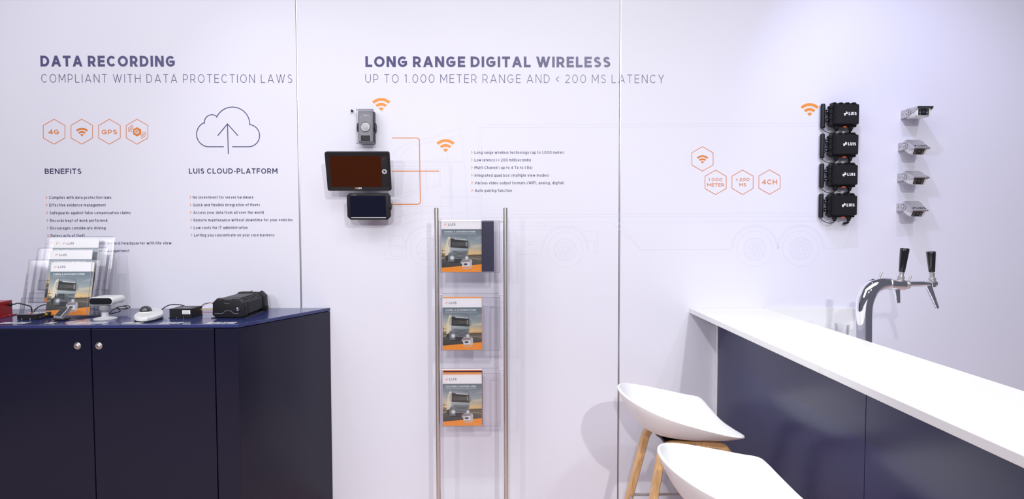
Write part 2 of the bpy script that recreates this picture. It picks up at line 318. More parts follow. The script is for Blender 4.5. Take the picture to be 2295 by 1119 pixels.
def text(F, body, x0, x1, yb, cap, wt=.16, sp=1.0, col=None, layer=0, tr0=.03):
    """letters from x0 to x1 on baseline yb with cap height cap; wt = stroke weight as a share of the cap height"""
    sb = .075+.02*(1-wt/.2); tot = (x1-x0)/cap
    def lay(ws):
        items, x, ng = [], 0.0, 0
        for ch in body:
            if ch == ' ': x += .30; ng += 1; continue
            b_ = ACC.get(ch, ch); wd = GL[b_][0]*ws; full = wd if wd > wt*1.4 else wt+wd
            items.append((ch, b_, x, ng, full)); x += full+sb*2; ng += 1
        return items, x-sb*2
    ws = 1.0
    for _ in range(4):
        items, nat = lay(ws); last = items[-1][3]; sw = sum(GL[q[1]][0] for q in items) or 1
        ws = min(1.7, max(.72, ws+(tot-nat-last*tr0)/sw))
    items, nat = lay(ws); sq = 1.0; tr = (tot-nat)/last if last else 0
    if tr < -.09: tr = -.09; sq = tot/(nat+tr*last)
    if tr > .45: tr = .45; sq = tot/(nat+tr*last)
    def put_(q):
        F.poly([(x0+px_*cap*sq, yb+py_*cap) for px_, py_ in q], col, layer)
    for ch, b_, gx, ng, full in items:
        ox = gx+ng*tr; iw = full-wt
        mx = lambda u: ox+wt/2+u*max(iw, 0); my = lambda v: wt/2+v*(1-wt) if v >= 0 else wt/2+v
        for st_ in GL[b_][1]:
            if st_[0] == 'p':
                pts = [(mx(u), my(v)) for u, v in st_[1]]
                ends = [p for p in (0, -1)]
                # square the ends out to the letter's full height or width
                for e0, e1 in ((0, 1), (-1, -2)):
                    a_, c_ = Vector(pts[e0]), Vector(pts[e1]); dv = a_-c_
                    if dv.length > 1e-6 and (abs(dv.x) < 1e-6 or abs(dv.y) < 1e-6) and dv.length > .01:
                        pts[e0] = tuple(a_+dv.normalized()*wt/2)
                cl = (Vector(pts[0])-Vector(pts[-1])).length < 1e-4 and len(pts) > 8
                if cl: pts = pts[:-1]
                wv = wt*(.94 if len(pts) > 6 else 1)
                for q in ribbon(pts, wv, cl): put_(q)
            else:
                _, u0, v0, u1, v1 = st_; a_, c_ = (mx(u0), v0 if v0 <= 0 else my(v0)), (mx(u1), v1 if v1 >= 1 else my(v1)+(wt/2 if v1 == XH else 0))
                dx, dy = c_[0]-a_[0], c_[1]-a_[1]; hw = wt*math.hypot(dx, dy)/abs(dy)/2*.97
                put_([(a_[0]-hw, a_[1]), (a_[0]+hw, a_[1]), (c_[0]+hw, c_[1]), (c_[0]-hw, c_[1])])
        if ch == 'Ü':
            for u in (.2, .8): put_([(mx(u)-wt/2, 1.1), (mx(u)+wt/2, 1.1), (mx(u)+wt/2, 1.1+wt), (mx(u)-wt/2, 1.1+wt)])
        if ch == 'Á': put_([(mx(.4), 1.08), (mx(.55), 1.08), (mx(.8), 1.28), (mx(.6), 1.28)])
def logo(F, cx, cz, h, col, layer=0, wd=None):
    """the small two-link mark beside the lettering, h high"""
    k = h/2; wd = wd or h*.16
    for s in (1, -1):
        P = [(cx+s*k*.05, cz+s*k*.95), (cx+s*k*.75, cz+s*k*.62), (cx+s*k*.72, cz-s*k*.02), (cx+s*k*.1, cz+s*k*.28), (cx-s*k*.38, cz-s*k*.05)]
        F.rib(P, wd, False, col, layer)

# ------------------------------------------------------------------ setting: wall panels, joints, floor
X1, X2 = at(672, 499).x, at(1388.5, 499).x
wall = empty('wall_back', (0, 0, 0), kind='structure')
b = nb(); box2(b, (-4.2, .022, 0), (4.6, .06, 3.4)); put('backing_board', b, 'wallback', wall)
g = .0045
for a, c in ((-4.2, X1-g), (X1+g, X2-g), (X2+g, 4.6)):
    b = nb(); box2(b, (a, 0, 0), (c, .02, 3.4), .0012, 1); put('wall_panel', b, 'wall', wall)
for x in (X1, X2):
    b = nb(); box2(b, (x-g*.45, .0006, 0), (x+g*.97, .021, 3.4)); put('joint_strip', b, 'alu', wall)
b = nb(); box2(b, (-4.6, -6.5, -.04), (5, .06, 0)); tag(put('floor', b, 'floor'), kind='structure')

# wall graphics -- everything in the wall's own x/z plane
def wp(p): q = at(p[0], p[1]); return (q.x, q.z)
PX = .0025
def wtext(name, body, x0, x1, yb, cap, ink, off=.16, tr0=.03, parent=wall):
    F = Flat(); a = at(x0, yb); c = at(x1, yb); t = at(x0, yb-cap)
    text(F, body, a.x, c.x, (a.z+c.z)/2, t.z-a.z, off, tr0=tr0); return F.build(name, ink, parent)
wtext('heading_lettering', 'DATA RECORDING', 91, 393, 149.5, 24.5, 'headink', .235)
wtext('subheading_lettering', 'COMPLIANT WITH DATA PROTECTION LAWS', 93, 655, 185.5, 19, 'headink', .074, .12)
wtext('heading_lettering', 'LONG RANGE DIGITAL WIRELESS', 819, 1368, 151, 24.5, 'headink', .235)
wtext('subheading_lettering', 'UP TO 1.000 METER RANGE AND < 200 MS LATENCY', 819, 1488, 186, 19, 'headink', .074, .12)
wtext('subheading_lettering', 'BENEFITS', 100.5, 182.5, 390, 12, 'navyink', .185)
wtext('subheading_lettering', 'LUIS CLOUD-PLATFORM', 423.5, 622, 389.5, 12, 'navyink', .185)
def bullets(rows, xb, cap=6.3):
    F, G = Flat(), Flat()
    for s, x0, x1, yb in rows:
        a, c, t = at(x0, yb), at(x1, yb), at(x0, yb-cap)
        text(F, s, a.x, c.x, (a.z+c.z)/2, t.z-a.z, .16)
        k = x0-xb
        G.rib([wp((k-.9, yb-6.2)), wp((k+1.1, yb-3.4)), wp((k-.9, yb-.6))], 1.15*PX)
    F.build('bullet_lettering', 'navyink', wall); G.build('bullet_marks', 'orange', wall)
bullets([('Complies with data protection laws', 110, 249.5, 446), ('Effective evidence management', 110.7, 237, 463), ('Safeguards against false compensation claims', 111.5, 293, 480.3),
         ('Records kept of work performed', 112.2, 240.5, 497.4), ('Encourages considerate driving', 113, 236.7, 514.4), ('Deters acts of theft', 113.7, 190, 531.4),
         ('Transparency between vehicles and headquarter with life view', 114.3, 384.5, 548.4), ('Optimization of your fleet management', 115, 290, 565.5)], 6)
bullets([('No investment for server hardware', 432.3, 568, 445.5), ('Quick and flexible integration of fleets', 432.8, 582.5, 462.6), ('Access your data from all over the world', 433.4, 591, 479.6),
         ('Remote maintenance without downtime for your vehicles', 434, 656, 496.5), ('Low costs for IT administration', 434.4, 555, 513.5), ('Letting you concentrate on your core business', 435, 615, 530.3)], 6)
bullets([('Long range wireless technology (up to 1.000 meter)', 1063.3, 1265.3, 345), ('Low latency (< 200 milliseconds)', 1063.3, 1191, 362), ('Multi-Channel (up to 4 Tx to 1 Rx)', 1063.4, 1194, 379),
         ('Integrated quad box (multiple view modes)', 1063.6, 1231.5, 396.2), ('Various video output formats (WiFi, analog, digital)', 1063.8, 1264.7, 413.2), ('Auto-pairing function', 1064, 1147.2, 430.3)], 6)
def sector(F, tip, r0_, r1_, a=44):
    O = arc(tip[0], tip[1], r1_, -90-a, -90+a, 14)
    if r0_ > .1: Ii = arc(tip[0], tip[1], r0_, -90-a, -90+a, 14)
    else: Ii = [tip]*15
    for i in range(14):
        if r0_ > .1: F.poly([wp(O[i]), wp(O[i+1]), wp(Ii[i+1]), wp(Ii[i])])
        else: F.poly([wp(O[i]), wp(O[i+1]), wp(tip)])
def wifi(tip, R, F): sector(F, tip, R*.78, R); sector(F, tip, R*.42, R*.63); sector(F, tip, 0, R*.28)
for tip in ((854.4, 249), (998.5, 341.3), (1814.5, 260.6)):
    F = Flat(); wifi(tip, 29.3, F); F.build('wireless_symbol', 'amber', wall)
def hexa(cx, cy, R, F, wd=1.4):
    F.rib([wp((cx+R*math.sin(k*PI/3), cy-R*math.cos(k*PI/3))) for k in range(6)], wd*PX, True)
def ftxt(F, body, x0, x1, yb, cap, off=.20, sp=1.0, layer=0):
    a, c, t = at(x0, yb), at(x1, yb), at(x0, yb-cap); text(F, body, a.x, c.x, a.z, t.z-a.z, off, sp, None, layer)
F = Flat(); hexa(121.3, 295.3, 28, F); ftxt(F, '4G', 108.8, 132.8, 301, 10.5); F.build('feature_hexagon', 'orange', wall)
F = Flat(); hexa(183.3, 295.3, 28, F); wifi((183.8, 305.9), 19.4, F); F.build('feature_hexagon', 'orange', wall)
F = Flat(); hexa(245.3, 295.3, 28, F); ftxt(F, 'GPS', 228, 262.6, 301, 10.5); F.build('feature_hexagon', 'orange', wall)
F = Flat(); hexa(307.2, 295.3, 28, F)
F.poly([wp((307.2+10.5*math.sin(k*PI/3), 295.6-10.5*math.cos(k*PI/3))) for k in range(6)])
for s in (1, -1):
    for pts in ([(287.9, 296), (287.9, 287), (297.5, 279.8)], [(291.0, 296), (291.0, 289), (298.8, 283)], [(294.1, 296), (294.1, 290.6), (299.6, 286.3)]):
        F.rib([wp((307.2+s*(x-307.2), 295.5+s*(y-295.5))) for x, y in pts], 1.2*PX)
F.build('feature_hexagon', 'orange', wall)
F = Flat(); ftxt(F, 'G', 301.8, 312.6, 300, 9.6, .2, 1, 3); F.build('hexagon_letter', 'wall', wall)
F = Flat(); hexa(1574.3, 356.3, 27.5, F); wifi((1574.4, 366.7), 18.5, F); F.build('feature_hexagon', 'orange', wall)
F = Flat(); hexa(1603.8, 409, 27.5, F); ftxt(F, '1.000', 1588, 1619, 406.3, 7, .19); ftxt(F, 'METER', 1585, 1623, 418.3, 7, .19); F.build('feature_hexagon', 'orange', wall)
F = Flat(); hexa(1664.2, 408.7, 27.5, F); ftxt(F, '< 200', 1649, 1679.5, 406, 7, .19); ftxt(F, 'MS', 1656.7, 1672, 418, 7, .19); F.build('feature_hexagon', 'orange', wall)
F = Flat(); hexa(1724.6, 408.2, 27.5, F); ftxt(F, '4CH', 1707.5, 1741.5, 413.5, 10.8, .17); F.build('feature_hexagon', 'orange', wall)
F = Flat(); cv = lambda x, y: wp((60+x/3.497, 100+y/3.497))
P = [(1545, 801), (1430, 801)] + arc(1430, 703, 99, 90, 246, 20) + arc(1452, 610, 60, 175, 312, 14) + arc(1612, 626, 136, 205, 360, 26)[0:] + arc(1738, 714, 87, -84, 90, 22) + [(1738, 801), (1610, 801)]
F.rib([cv(*p) for p in P], 2.0*PX)
F.rib([cv(1580, 858), cv(1573.5, 625)], 2.0*PX); F.rib([cv(1497, 714), cv(1573, 622), cv(1655, 714)], 2.0*PX, False)
F.build('cloud_symbol', 'headink', wall)
F = Flat(); F.rib([wp(p) for p in [(878, 309.5), (934, 309.5)] + arc(934, 315.5, 6, -90, 0, 6) + [(942, 452)] + arc(936, 452, 6, 0, 90, 6) + [(879, 458.3)]], 1.9*PX)
F.rib([wp((879, 383.8)), wp((984, 383.6))], 1.9*PX); F.build('connector_line', 'orange', wall)
# pale outline drawing of a lorry with a trailer
F = Flat(); LW = 1.0*PX
def ln(*P, w_=LW, closed=False): F.rib([wp(p) for p in P], w_, closed)
def circ(cx, cy, r, w_=LW): F.rib([wp(p) for p in arc(cx, cy, r, 0, 360, 40)[:-1]], w_, True)
ln((1073, 488), (1073, 280), (1400, 279), (1922, 275.5), (1922, 486)); ln((1079, 488), (1079, 286), (1400, 285), (1836, 283))
ln((1076, 481), (1387, 480.5), (1900, 477)); ln((1079, 487.5), (1387, 486.7), (1910, 485)); ln((1076, 499), (1387, 498.6), (1890, 496))
ln((1386, 500), (1436, 560), (1638, 559.5)); ln((1922, 486), (1912, 501), (1893, 557.5), (1848, 557.5))
ln((1372, 499), (1436, 560))
for cx, cy in ((959, 559), (1267, 560), (1691.5, 558.3), (1794.5, 557.6)):
    circ(cx, cy, 40); circ(cx, cy, 24.5, 1.6*PX); circ(cx, cy, 12); circ(cx, cy, 7.5); circ(cx, cy, 5)
    for k in range(8):
        a = k*PI/4+.1; circ(cx+15.5*math.cos(a), cy+15.5*math.sin(a), 1.6)
    for k in range(8):
        a = k*PI/4+.45; ln(*[(cx+21.5*math.cos(a)+3.2*math.cos(t), cy+21.5*math.sin(a)+3.2*math.sin(t)) for t in [a+PI/2+j*PI/5 for j in range(6)]])
    ln(*arc(cx, cy, 53, 180, 360, 30)); ln(*arc(cx, cy, 50, 180, 360, 30))
ln((1742, 558), (1743.5, 558)); ln((1306, 519.5), (1337, 519.5), (1338, 541), (1304, 541)); ln((1332, 541), (1332, 567), (1340, 567), (1340, 519))
ln((1140, 508), (1180, 508), (1230, 508), (1296, 508), (1314, 519)); ln((1140, 515), (1238, 515)); ln((1151, 499), (1151, 508)); ln((1193, 499), (1193, 508)); ln((1206, 499), (1225, 504), (1225, 508))
ln((1140, 523), (1154, 523), (1154, 539), (1140, 539)); ln((1140, 552), (1154, 552), (1154, 571), (1213, 571), (1213, 560)); ln((1184.6, 542), (1196, 542), (1196, 549), (1184.6, 549), closed=True)
ln(*[tuple(p[:2]) for p in smoothpath([(878, 350, 0), (893, 333, 0), (915, 321.5, 0), (940, 314, 0), (972, 309, 0)], 5)], (976, 306), (1031, 286), (1035, 302), (1008, 310), (974, 320))
ln(*[tuple(p[:2]) for p in smoothpath([(897, 351, 0), (920, 330, 0), (940, 324, 0), (974, 317, 0)], 5)])
ln((1035, 302), (1041, 364), (1047, 450), (1048, 488)); ln((877, 361), (1002, 358.5)); ln((877, 363.8), (1041, 364), w_=1.5*PX); ln((877, 372), (1010, 372))
ln((886, 379), (938, 379), (937, 425), (881, 439), closed=True); ln((892, 384), (891, 437)); ln((953, 378), (987, 378), (988, 418), (954, 425), closed=True); ln((956, 381.5), (984.5, 380.5), (984.5, 413), (957, 421.5), closed=True)
ln((1002, 341), (1006, 372), (1009, 463)); ln((945, 379), (947, 463)); ln((946, 463), (946, 512)); ln((878, 463), (1014, 463), (1012, 372))
for k in range(32): ln((1007, 376+k*2.75), (1012.8, 374+k*2.75))
ln((871, 491.5), (893, 486), (917, 482), (946, 477), (1047, 478.6)); ln((865, 512), (892, 507.6), (931.5, 495), (985, 489), (1140, 489)); ln((930, 468), (942, 468), (942, 477), (930, 477), closed=True)
ln((871, 529), (903, 529), (903, 540), (910, 541.5), (911, 575.5), (905, 581), (863.6, 581), (861, 574), (868, 559), (875, 548), (871, 529)); ln((875, 552), (902, 552), (902, 575), (877, 575), closed=True); ln((876, 558), (902, 558))
ln((1013, 462), (1013, 497)); ln((988, 442), (1075, 442)); ln((988, 442), (988, 470)); ln((938, 430), (880, 452))
F.build('lorry_outline_drawing', 'line', wall, base=.00015)

# ------------------------------------------------------------------ navy display cabinet, left
ZT = at(740, 690).z
pc, pr = atz(530, 728.5, ZT), at(740, 690)
YF = atz(250, 728.5, ZT).y
XL = -3.05
cab = empty('display_cabinet', (-1.9, -.3, 0), 'navy lacquered display cabinet with two round locks standing against the wall on the left', 'cabinet')
cab.location = (0, 0, 0)
plan = [(XL, -.002), (pr.x, -.002), (pc.x, YF), (XL, YF)]
b = nb(); prism(b, [(x, y, ZT-.016) for x, y in [(XL, -.002), (pr.x, -.002), (pc.x, YF), (XL, YF)]], (0, 0, .016), .0015, 2); put('cabinet_top', b, 'navyreflect', cab)
ins = .004
b = nb(); prism(b, [(XL+ins, -.004, .04), (pr.x-.02, -.004, .04), (pc.x-.012, YF+.022, .04), (XL+ins, YF+.022, .04)], (0, 0, ZT-.016-.04)); put('carcass', b, 'darkgap', cab)
b = nb(); prism(b, [(XL+.05, -.02, 0), (pr.x-.06, -.02, 0), (pc.x-.05, YF+.06, 0), (XL+.05, YF+.06, 0)], (0, 0, .04)); put('plinth', b, 'darkgap', cab)
jx = [atz(p, 730, ZT).x for p in (-350, -78, 197.5, 472.5)]
gz = .0025; zt2 = ZT-.020
lockb = []
for i in range(3):
    a, c = jx[i]+gz, jx[i+1]-gz
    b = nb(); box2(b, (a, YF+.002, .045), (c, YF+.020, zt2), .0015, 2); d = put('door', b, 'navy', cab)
    if i:
        L = at(173 if i == 1 else 221, 776, YF)
        b = nb(); lathe(b, (L.x, YF+.003, L.z), [(.0165, 0), (.0165, .003), (.014, .0055), (.0125, .0055), (.0115, .004), (.0085, .004), (.0085, .0075), (.0065, .009), (.0005, .009)], Vector((0, -1, 0)), 28); lk = put('lock', b, 'steel', d, 40)
        b = nb(); box2(b, (L.x-.0008, YF-.0075, L.z-.004), (L.x+.0008, YF-.0057, L.z+.004)); put('keyhole', b, 'darkgap', d)
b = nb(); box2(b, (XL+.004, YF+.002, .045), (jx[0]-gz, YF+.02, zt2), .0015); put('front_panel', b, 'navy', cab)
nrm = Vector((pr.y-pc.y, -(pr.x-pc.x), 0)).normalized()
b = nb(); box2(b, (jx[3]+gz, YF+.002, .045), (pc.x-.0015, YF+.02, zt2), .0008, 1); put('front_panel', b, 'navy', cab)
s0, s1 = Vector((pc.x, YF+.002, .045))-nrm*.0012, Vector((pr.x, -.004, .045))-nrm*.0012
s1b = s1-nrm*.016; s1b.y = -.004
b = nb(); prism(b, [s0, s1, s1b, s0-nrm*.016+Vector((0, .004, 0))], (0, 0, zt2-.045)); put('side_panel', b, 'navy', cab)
# white product names on the cabinet top, along the front edge
for s, a, c in (('FIREPROOF STORAGE', -8, 52), ('DMS', 97, 113), ('DRIVER FATIGUE MONITOR', 162.5, 228.5), ('AI DOME CAMERA', 268, 312), ('BATTERY BACKUP', 353.5, 400), ('INDUSTRIAL RECORDER', 458.5, 522)):
    F = Flat(); p, q, t = atz(a, 726.6, ZT), atz(c, 726.6, ZT), atz(a, 722.8, ZT)
    text(F, s, p.x, q.x, p.y, t.y-p.y, .2); F.build('product_lettering', 'paper', cab, (0, 0, ZT), (1, 0, 0), (0, 1, 0), (0, 0, 1))

# ------------------------------------------------------------------ bar
ZL = at(1545, 701.5).z; ZB = at(1545, 691).z
fa = at(1545, 701.5); fb = atz(2295, 1051, ZL); bdir = (fb-fa).normalized()
ba = atz(1948, 766, ZB); bnorm = Vector((bdir.y, -bdir.x, 0)); bnorm = bnorm if bnorm.x > 0 else -bnorm
BW = (ba-fa).dot(bnorm)
def bp(s, t, z):   # s along the bar from the wall, t across from the front face
    p = Vector((fa.x, 0, 0)) + bdir*s/abs(bdir.y) + bnorm*t; return Vector((p.x, p.y, z))
def sat(px, py, z): return -atz(px, py, z).y
LEND = 3.15
def barbox(b, s0_, s1_, t0, t1, z0, z1, bev=0):
    P = [bp(s0_, t0, z0), bp(s1_, t0, z0), bp(s1_, t1, z0), bp(s0_, t1, z0)]
    if s0_ < .02: P[0].y = P[3].y = -.002
    prism(b, P, (0, 0, z1-z0), bev); return b
sj = sat(1841, 838, ZL)
bt = empty('worktop', (0, 0, 0), 'long white bar worktop running from the wall toward the right foreground', 'worktop')
b = nb(); barbox(b, 0, sj-.0009, 0, BW, ZL, ZB, .002); put('slab', b, 'white', bt)
b = nb(); barbox(b, sj+.0009, LEND, 0, BW, ZL, ZB, .002); put('slab', b, 'white', bt)
bar = empty('bar_counter', (0, 0, 0), 'navy panelled bar counter base set back under the white worktop beside the two stools', 'bar counter')
TP = at(1603, 900).x-fa.x      # the base stands back under the overhanging top
b = nb(); barbox(b, .004, LEND-.01, TP+.022, BW-.01, 0, ZL-.001); put('carcass', b, 'whitepanel', bar)
def pxs(px):
    v = ray(px, 900); t = (bp(0, TP, 0)-CAM).dot(bnorm)/v.dot(bnorm); return -(CAM+v*t).y
s2_, s3_ = pxs(1607.5), pxs(1942)
b = nb(); barbox(b, .003, s2_, TP-.002, TP+.021, .0, ZL-.001, .001); put('edge_trim', b, 'white', bar)
b = nb(); barbox(b, s2_+.001, s3_-.0018, TP, TP+.021, .0, ZL-.001, .0012); put('front_panel', b, 'barblue', bar)
b = nb(); barbox(b, s3_+.0018, LEND-.012, TP, TP+.021, .0, ZL-.001, .0012); put('front_panel', b, 'barblue', bar)
# low counter behind the bar and the upstand on the wall
xb0 = at(1607, 690).x; xb1 = at(1922, 690).x
lc = empty('back_counter', (0, 0, 0), 'low white counter behind the bar under the beer tap with an upstand on the wall', 'counter')
b = nb(); box2(b, (fa.x+BW+.012, -1.35, .86), (xb1, -.020, .90), .002); put('worktop', b, 'offwhite', lc)
b = nb(); box2(b, (fa.x+BW+.03, -1.33, 0), (xb1-.02, -.022, .859)); put('carcass', b, 'offwhite', lc)
b = nb(); box2(b, (fa.x+BW+.004, -.018, .86), (xb1, -.0015, at(1800, 689.3).z), .001); put('upstand', b, 'offwhite', lc)

# clear plastic cup on the low counter
c0 = at(1887, 740, -.22); c0.z = .9005
b = nb(); H = at(1887, 727, -.22).z-.9005
lathe(b, c0, [(.026, 0), (.030, .03), (.036, H-.006), (.038, H), (.0365, H), (.0345, H-.006), (.0285, .03), (.0245, .003)], n=32)
tag(put('plastic_cup', b, 'cup', None, 40), 'clear plastic cup just visible behind the white bar worktop', 'cup')

# ------------------------------------------------------------------ beer tap
TY = -.72
def tp(px, py, dy=0): return at(px, py, TY+dy)
k = (3.5+TY)/FPX     # metres per pixel at the tap
tower = empty('beer_tap', (0, 0, 0), 'curved chrome beer tap tower with two black handles behind the white bar', 'beer tap')
P = [tp(1936.5, 800), tp(1936.5, 760), tp(1936.5, 720), tp(1937, 690), tp(1940, 670), tp(1947, 654), tp(1958, 643), tp(1972, 637.5), tp(1984, 636), tp(1994, 636.3)]
P[0].z = .9015
RR = [16.6*k, 16.6*k, 16.8*k, 17.4*k, 18.6*k, 18.8*k, 17.2*k, 15*k, 13.6*k, 12.6*k]
PP = smoothpath(P, 6); R2 = []
for i in range(len(P)-1):
    for j in range(6): R2.append(RR[i]+(RR[i+1]-RR[i])*j/6)
R2.append(RR[-1])
b = nb(); tube(b, PP, R2, 36); put('column', b, 'chrome', tower, 50)
b = nb(); lathe(b, P[0], [(.05, 0), (.05, .004), (.042, .010), (.034, .012)], n=36); put('base_flange', b, 'chrome', tower, 40)
X = lambda a, b_, r, rb=None: cyl(nb(), tp(a, 638.5), tp(b_, 639.2), r*k, (rb or r)*k, 32)
b = nb(); lathe(b, tp(1993, 636.5), [(12.8*k, -.004), (13.6*k, -.002), (13.6*k, .003), (12.4*k, .005)], tp(2030, 638)-tp(1993, 636.5), 32); put('collar', b, 'satin', tower, 40)
put('manifold_pipe', X(1994, 2026, 12), 'chrome', tower, 50)
b = nb(); lathe(b, tp(2024, 638.5), [(8*k, 0), (9.5*k, 0), (9.8*k, 2*k), (9.2*k, 5*k), (9.2*k, 6*k), (9.8*k, 8*k), (9.6*k, 12*k), (7.5*k, 14*k), (7*k, 14*k)], tp(2040, 638.5)-tp(2024, 638.5), 32); put('coupling', b, 'satin', tower, 40)
for a in (0, 1.57, 3.14, 4.7):
    pass
put('tap_pipe', cyl(nb(), tp(2038, 636.5), tp(2098, 636.5), 6.3*k, 6.3*k, 28), 'chrome', tower, 50)
for p0, p1 in (((1970, 624), (1976, 611.5)), ((2036, 631), (2041, 620))):
    b = nb(); cyl(b, tp(*p0), tp(*p1), 1.9*k, 2.2*k, 14); sphere(b, tp(*p1), 2.2*k, n=12); put('flow_lever', b, 'satin', tower, 50)
def faucet(base, top, spout, dy, hb, ht, body0, body1):
    f = nb(); ax = (tp(*top)-tp(*base)); ln_ = ax.length
    lathe(f, tp(*base), [(5*k, 0), (8.3*k, 1*k), (8.6*k, 4*k), (6.2*k, 5.5*k), (7.6*k, 7.5*k), (7.8*k, 10*k), (5.4*k, 12*k), (4.9*k, 16*k), (5.6*k, 23*k), (3*k, 23*k)], ax, 28)
    put('faucet_collar', f, 'satin', tower, 40)
    h0 = tp(*base)+ax*hb; h1 = tp(*base)+ax*ht; L = (h1-h0).length
    f = nb(); lathe(f, h0, [(5.8*k, 0), (6.4*k, 1*k), (7.4*k, L*.3), (8.6*k, L*.62), (9.4*k, L*.86), (9.6*k, L-1.5*k), (8.6*k, L-.3*k), (7*k, L)], h1-h0, 32); put('handle', f, 'handle', tower, 50)
    a, c = tp(*spout[0]), tp(spout[1][0], spout[1][1], dy)
    f = nb(); L = (c-a).length; lathe(f, a, [(spout[2]*k, 0), (spout[3]*k, L), (spout[3]*k*.7, L), (spout[3]*k*.6, L*.93)], c-a, 24); put('spout', f, 'chrome', tower, 50)
faucet((2018.3, 631), (2028, 556.5), ((2009, 645), (2013.5, 679.5), 7.6, 4.0), -.02, 21/74.5, 1.0, 0, 0)
faucet((2089.5, 634), (2086.2, 563.5), ((2080, 641), (2100.5, 692), 7.6, 4.3), -.03, 24/70.5, 1.0, 0, 0)
put('faucet_body', cyl(nb(), tp(2089, 629), tp(2089, 643), 7.6*k, 7.6*k, 28), 'chrome', tower, 50)

# ------------------------------------------------------------------ bar stools
SK = 1.27          # the stools stand close to the wall
DZ = (1.62-.718*SK)/SK-.857
def shell_mesh():
    R = [(.186, 0, .834), (.186, .12, .842), (.184, .205, .852), (.172, .238, .858), (.12, .243, .867), (.03, .236, .888), (-.07, .212, .914), (-.145, .155, .938), (-.182, .08, .950), (-.192, 0, .953)]
    R = R + [(x, -y, z) for x, y, z in R[-2:0:-1]]
    n = len(R); rim = []
    for i in range(n):
        a, b_, c, d = [Vector(R[j % n]) for j in (i-1, i, i+1, i+2)]
        for kk in range(5):
            t = kk/5; rim.append(.5*((2*b_)+(c-a)*t+(2*a-5*b_+4*c-d)*t*t+(3*b_-a-3*c+d)*t**3))
    b = nb(); C0 = Vector((.0, 0, .803)); rings = []; NR = 14
    for j in range(1, NR+1):
        r = j/NR; ring = []
        for p in rim:
            q = C0.lerp(p, r); front = max(0, (p.x)/.186)
            g_ = r**(2.6+1.2*0) * .75 + .25*r**5 if front < .6 else r**3.2
            ff = min(1, max(0, (front-.2)/.6)); ff = ff*ff*(3-2*ff)
            g_ = (1-ff)*(.8*r**2.5+.2*r**5) + ff*(r**2.2)
            # keep the plan fuller than a cone
            rr = r**.86; q = Vector((C0.x+(p.x-C0.x)*rr, p.y*rr, 0)); q.z = C0.z+(p.z-C0.z)*g_
            ring.append(b.verts.new(q))
        rings.append(ring)
    c = b.verts.new(C0); m_ = len(rim)
    for v in b.verts: v.co.z += DZ
    for i in range(m_): b.faces.new((c, rings[0][i], rings[0][(i+1) % m_]))
    for j in range(NR-1):
        for i in range(m_): b.faces.new((rings[j][i], rings[j+1][i], rings[j+1][(i+1) % m_], rings[j][(i+1) % m_]))
    bmesh.ops.recalc_face_normals(b, faces=b.faces)
    me = bpy.data.meshes.new('seat'); b.to_mesh(me); b.free(); return me
def make_stool():
    t = empty('bar_stool', (0, 0, 0), cat='stool', group='white bar stools drawn up to the bar')
    s = put('seat', shell_mesh(), 'shell', t, True)
    md = s.modifiers.new('s', 'SOLIDIFY'); md.thickness = .009; md.offset = -1
    md = s.modifiers.new('b', 'BEVEL'); md.width = .003; md.segments = 3; md.limit_method = 'ANGLE'; md.angle_limit = 1.0
    b = nb(); cyl(b, (0, 0, .780+DZ), (0, 0, .7985+DZ), .06, .075, 24); box2(b, (-.05, -.13, .776+DZ), (.05, .13, .786+DZ)); put('seat_bracket', b, 'black', t, 40)
    for sy in (-1, 1):
        for sx in (-1, 1):
            foot = Vector((.05+sx*(.125+.206*(.73+DZ)), sy*(.112+.146*(.73+DZ)), .0))
            ax = (foot-Vector((.05+sx*.125, sy*.112, .73+DZ))).normalized()
            P = [Vector((.05, sy*.105, .782+DZ)), Vector((.05+sx*.04, sy*.105, .782+DZ)), Vector((.05+sx*.066, sy*.105, .7815+DZ))]
            A, Bm, Cc = Vector((.05+sx*.074, sy*.105, .781+DZ)), Vector((.05+sx*.114, sy*.108, .781+DZ)), Vector((.05+sx*.114, sy*.108, .781+DZ))+ax*.055
            for kk in range(9):
                u = kk/8; P.append((1-u)**2*A+2*u*(1-u)*Bm+u*u*Cc)
            P += [Cc+ax*.12, Cc+ax*.4, foot]
            nv = (Vector((sx, 0, 0)).cross(ax)).normalized()
            b = nb(); sweeprect(b, P, .034, .026, nv); 
            put('leg', b, 'wood', t, 30)
    # footrest ring of steel bars between the legs
    def legat(sx, sy, z):
        a, c = Vector((.05+sx*.125, sy*.112, .73+DZ)), Vector((.05+sx*(.125+.206*(.73+DZ)), sy*(.112+.146*(.73+DZ)), 0)); return a.lerp(c, (a.z-z)/a.z)
    b = nb()
    c4 = [legat(sx, sy, .19) for sx, sy in ((-1, -1), (1, -1), (1, 1), (-1, 1))]
    for i in range(4): cyl(b, c4[i], c4[(i+1) % 4], .006, .006, 10)
    put('footrest', b, 'satin', t, 40)
    return t
def copy_tree(o, parent=None):
    c = o.copy(); COL.objects.link(c)
    if parent: c.parent = parent
    for ch in o.children: copy_tree(ch, c)
    return c
st = make_stool(); st2 = copy_tree(st)
def place(o, far, near, z=1.62-.718*SK):
    F0, N0 = atz(*far, z), atz(*near, z)
    d = (F0-N0).normalized(); ang = math.atan2(d.y, d.x)-PI/2
    c = F0 - d*.243*SK; o.scale = (SK, SK, SK); ex = Vector((math.cos(ang), math.sin(ang), 0)); c = c - ex*.18*SK
    o.location = (c.x, c.y, 0); o.rotation_euler = (0, 0, ang)
place(st, (1567, 888), (1671, 978)); place(st2, (1703, 1023), (1826, 1123))
st['label'] = 'white shell bar stool farther from the camera, nearer the wall, whole seat in view'
st2['label'] = 'nearest white shell bar stool, its seat cut off by the bottom of the picture'

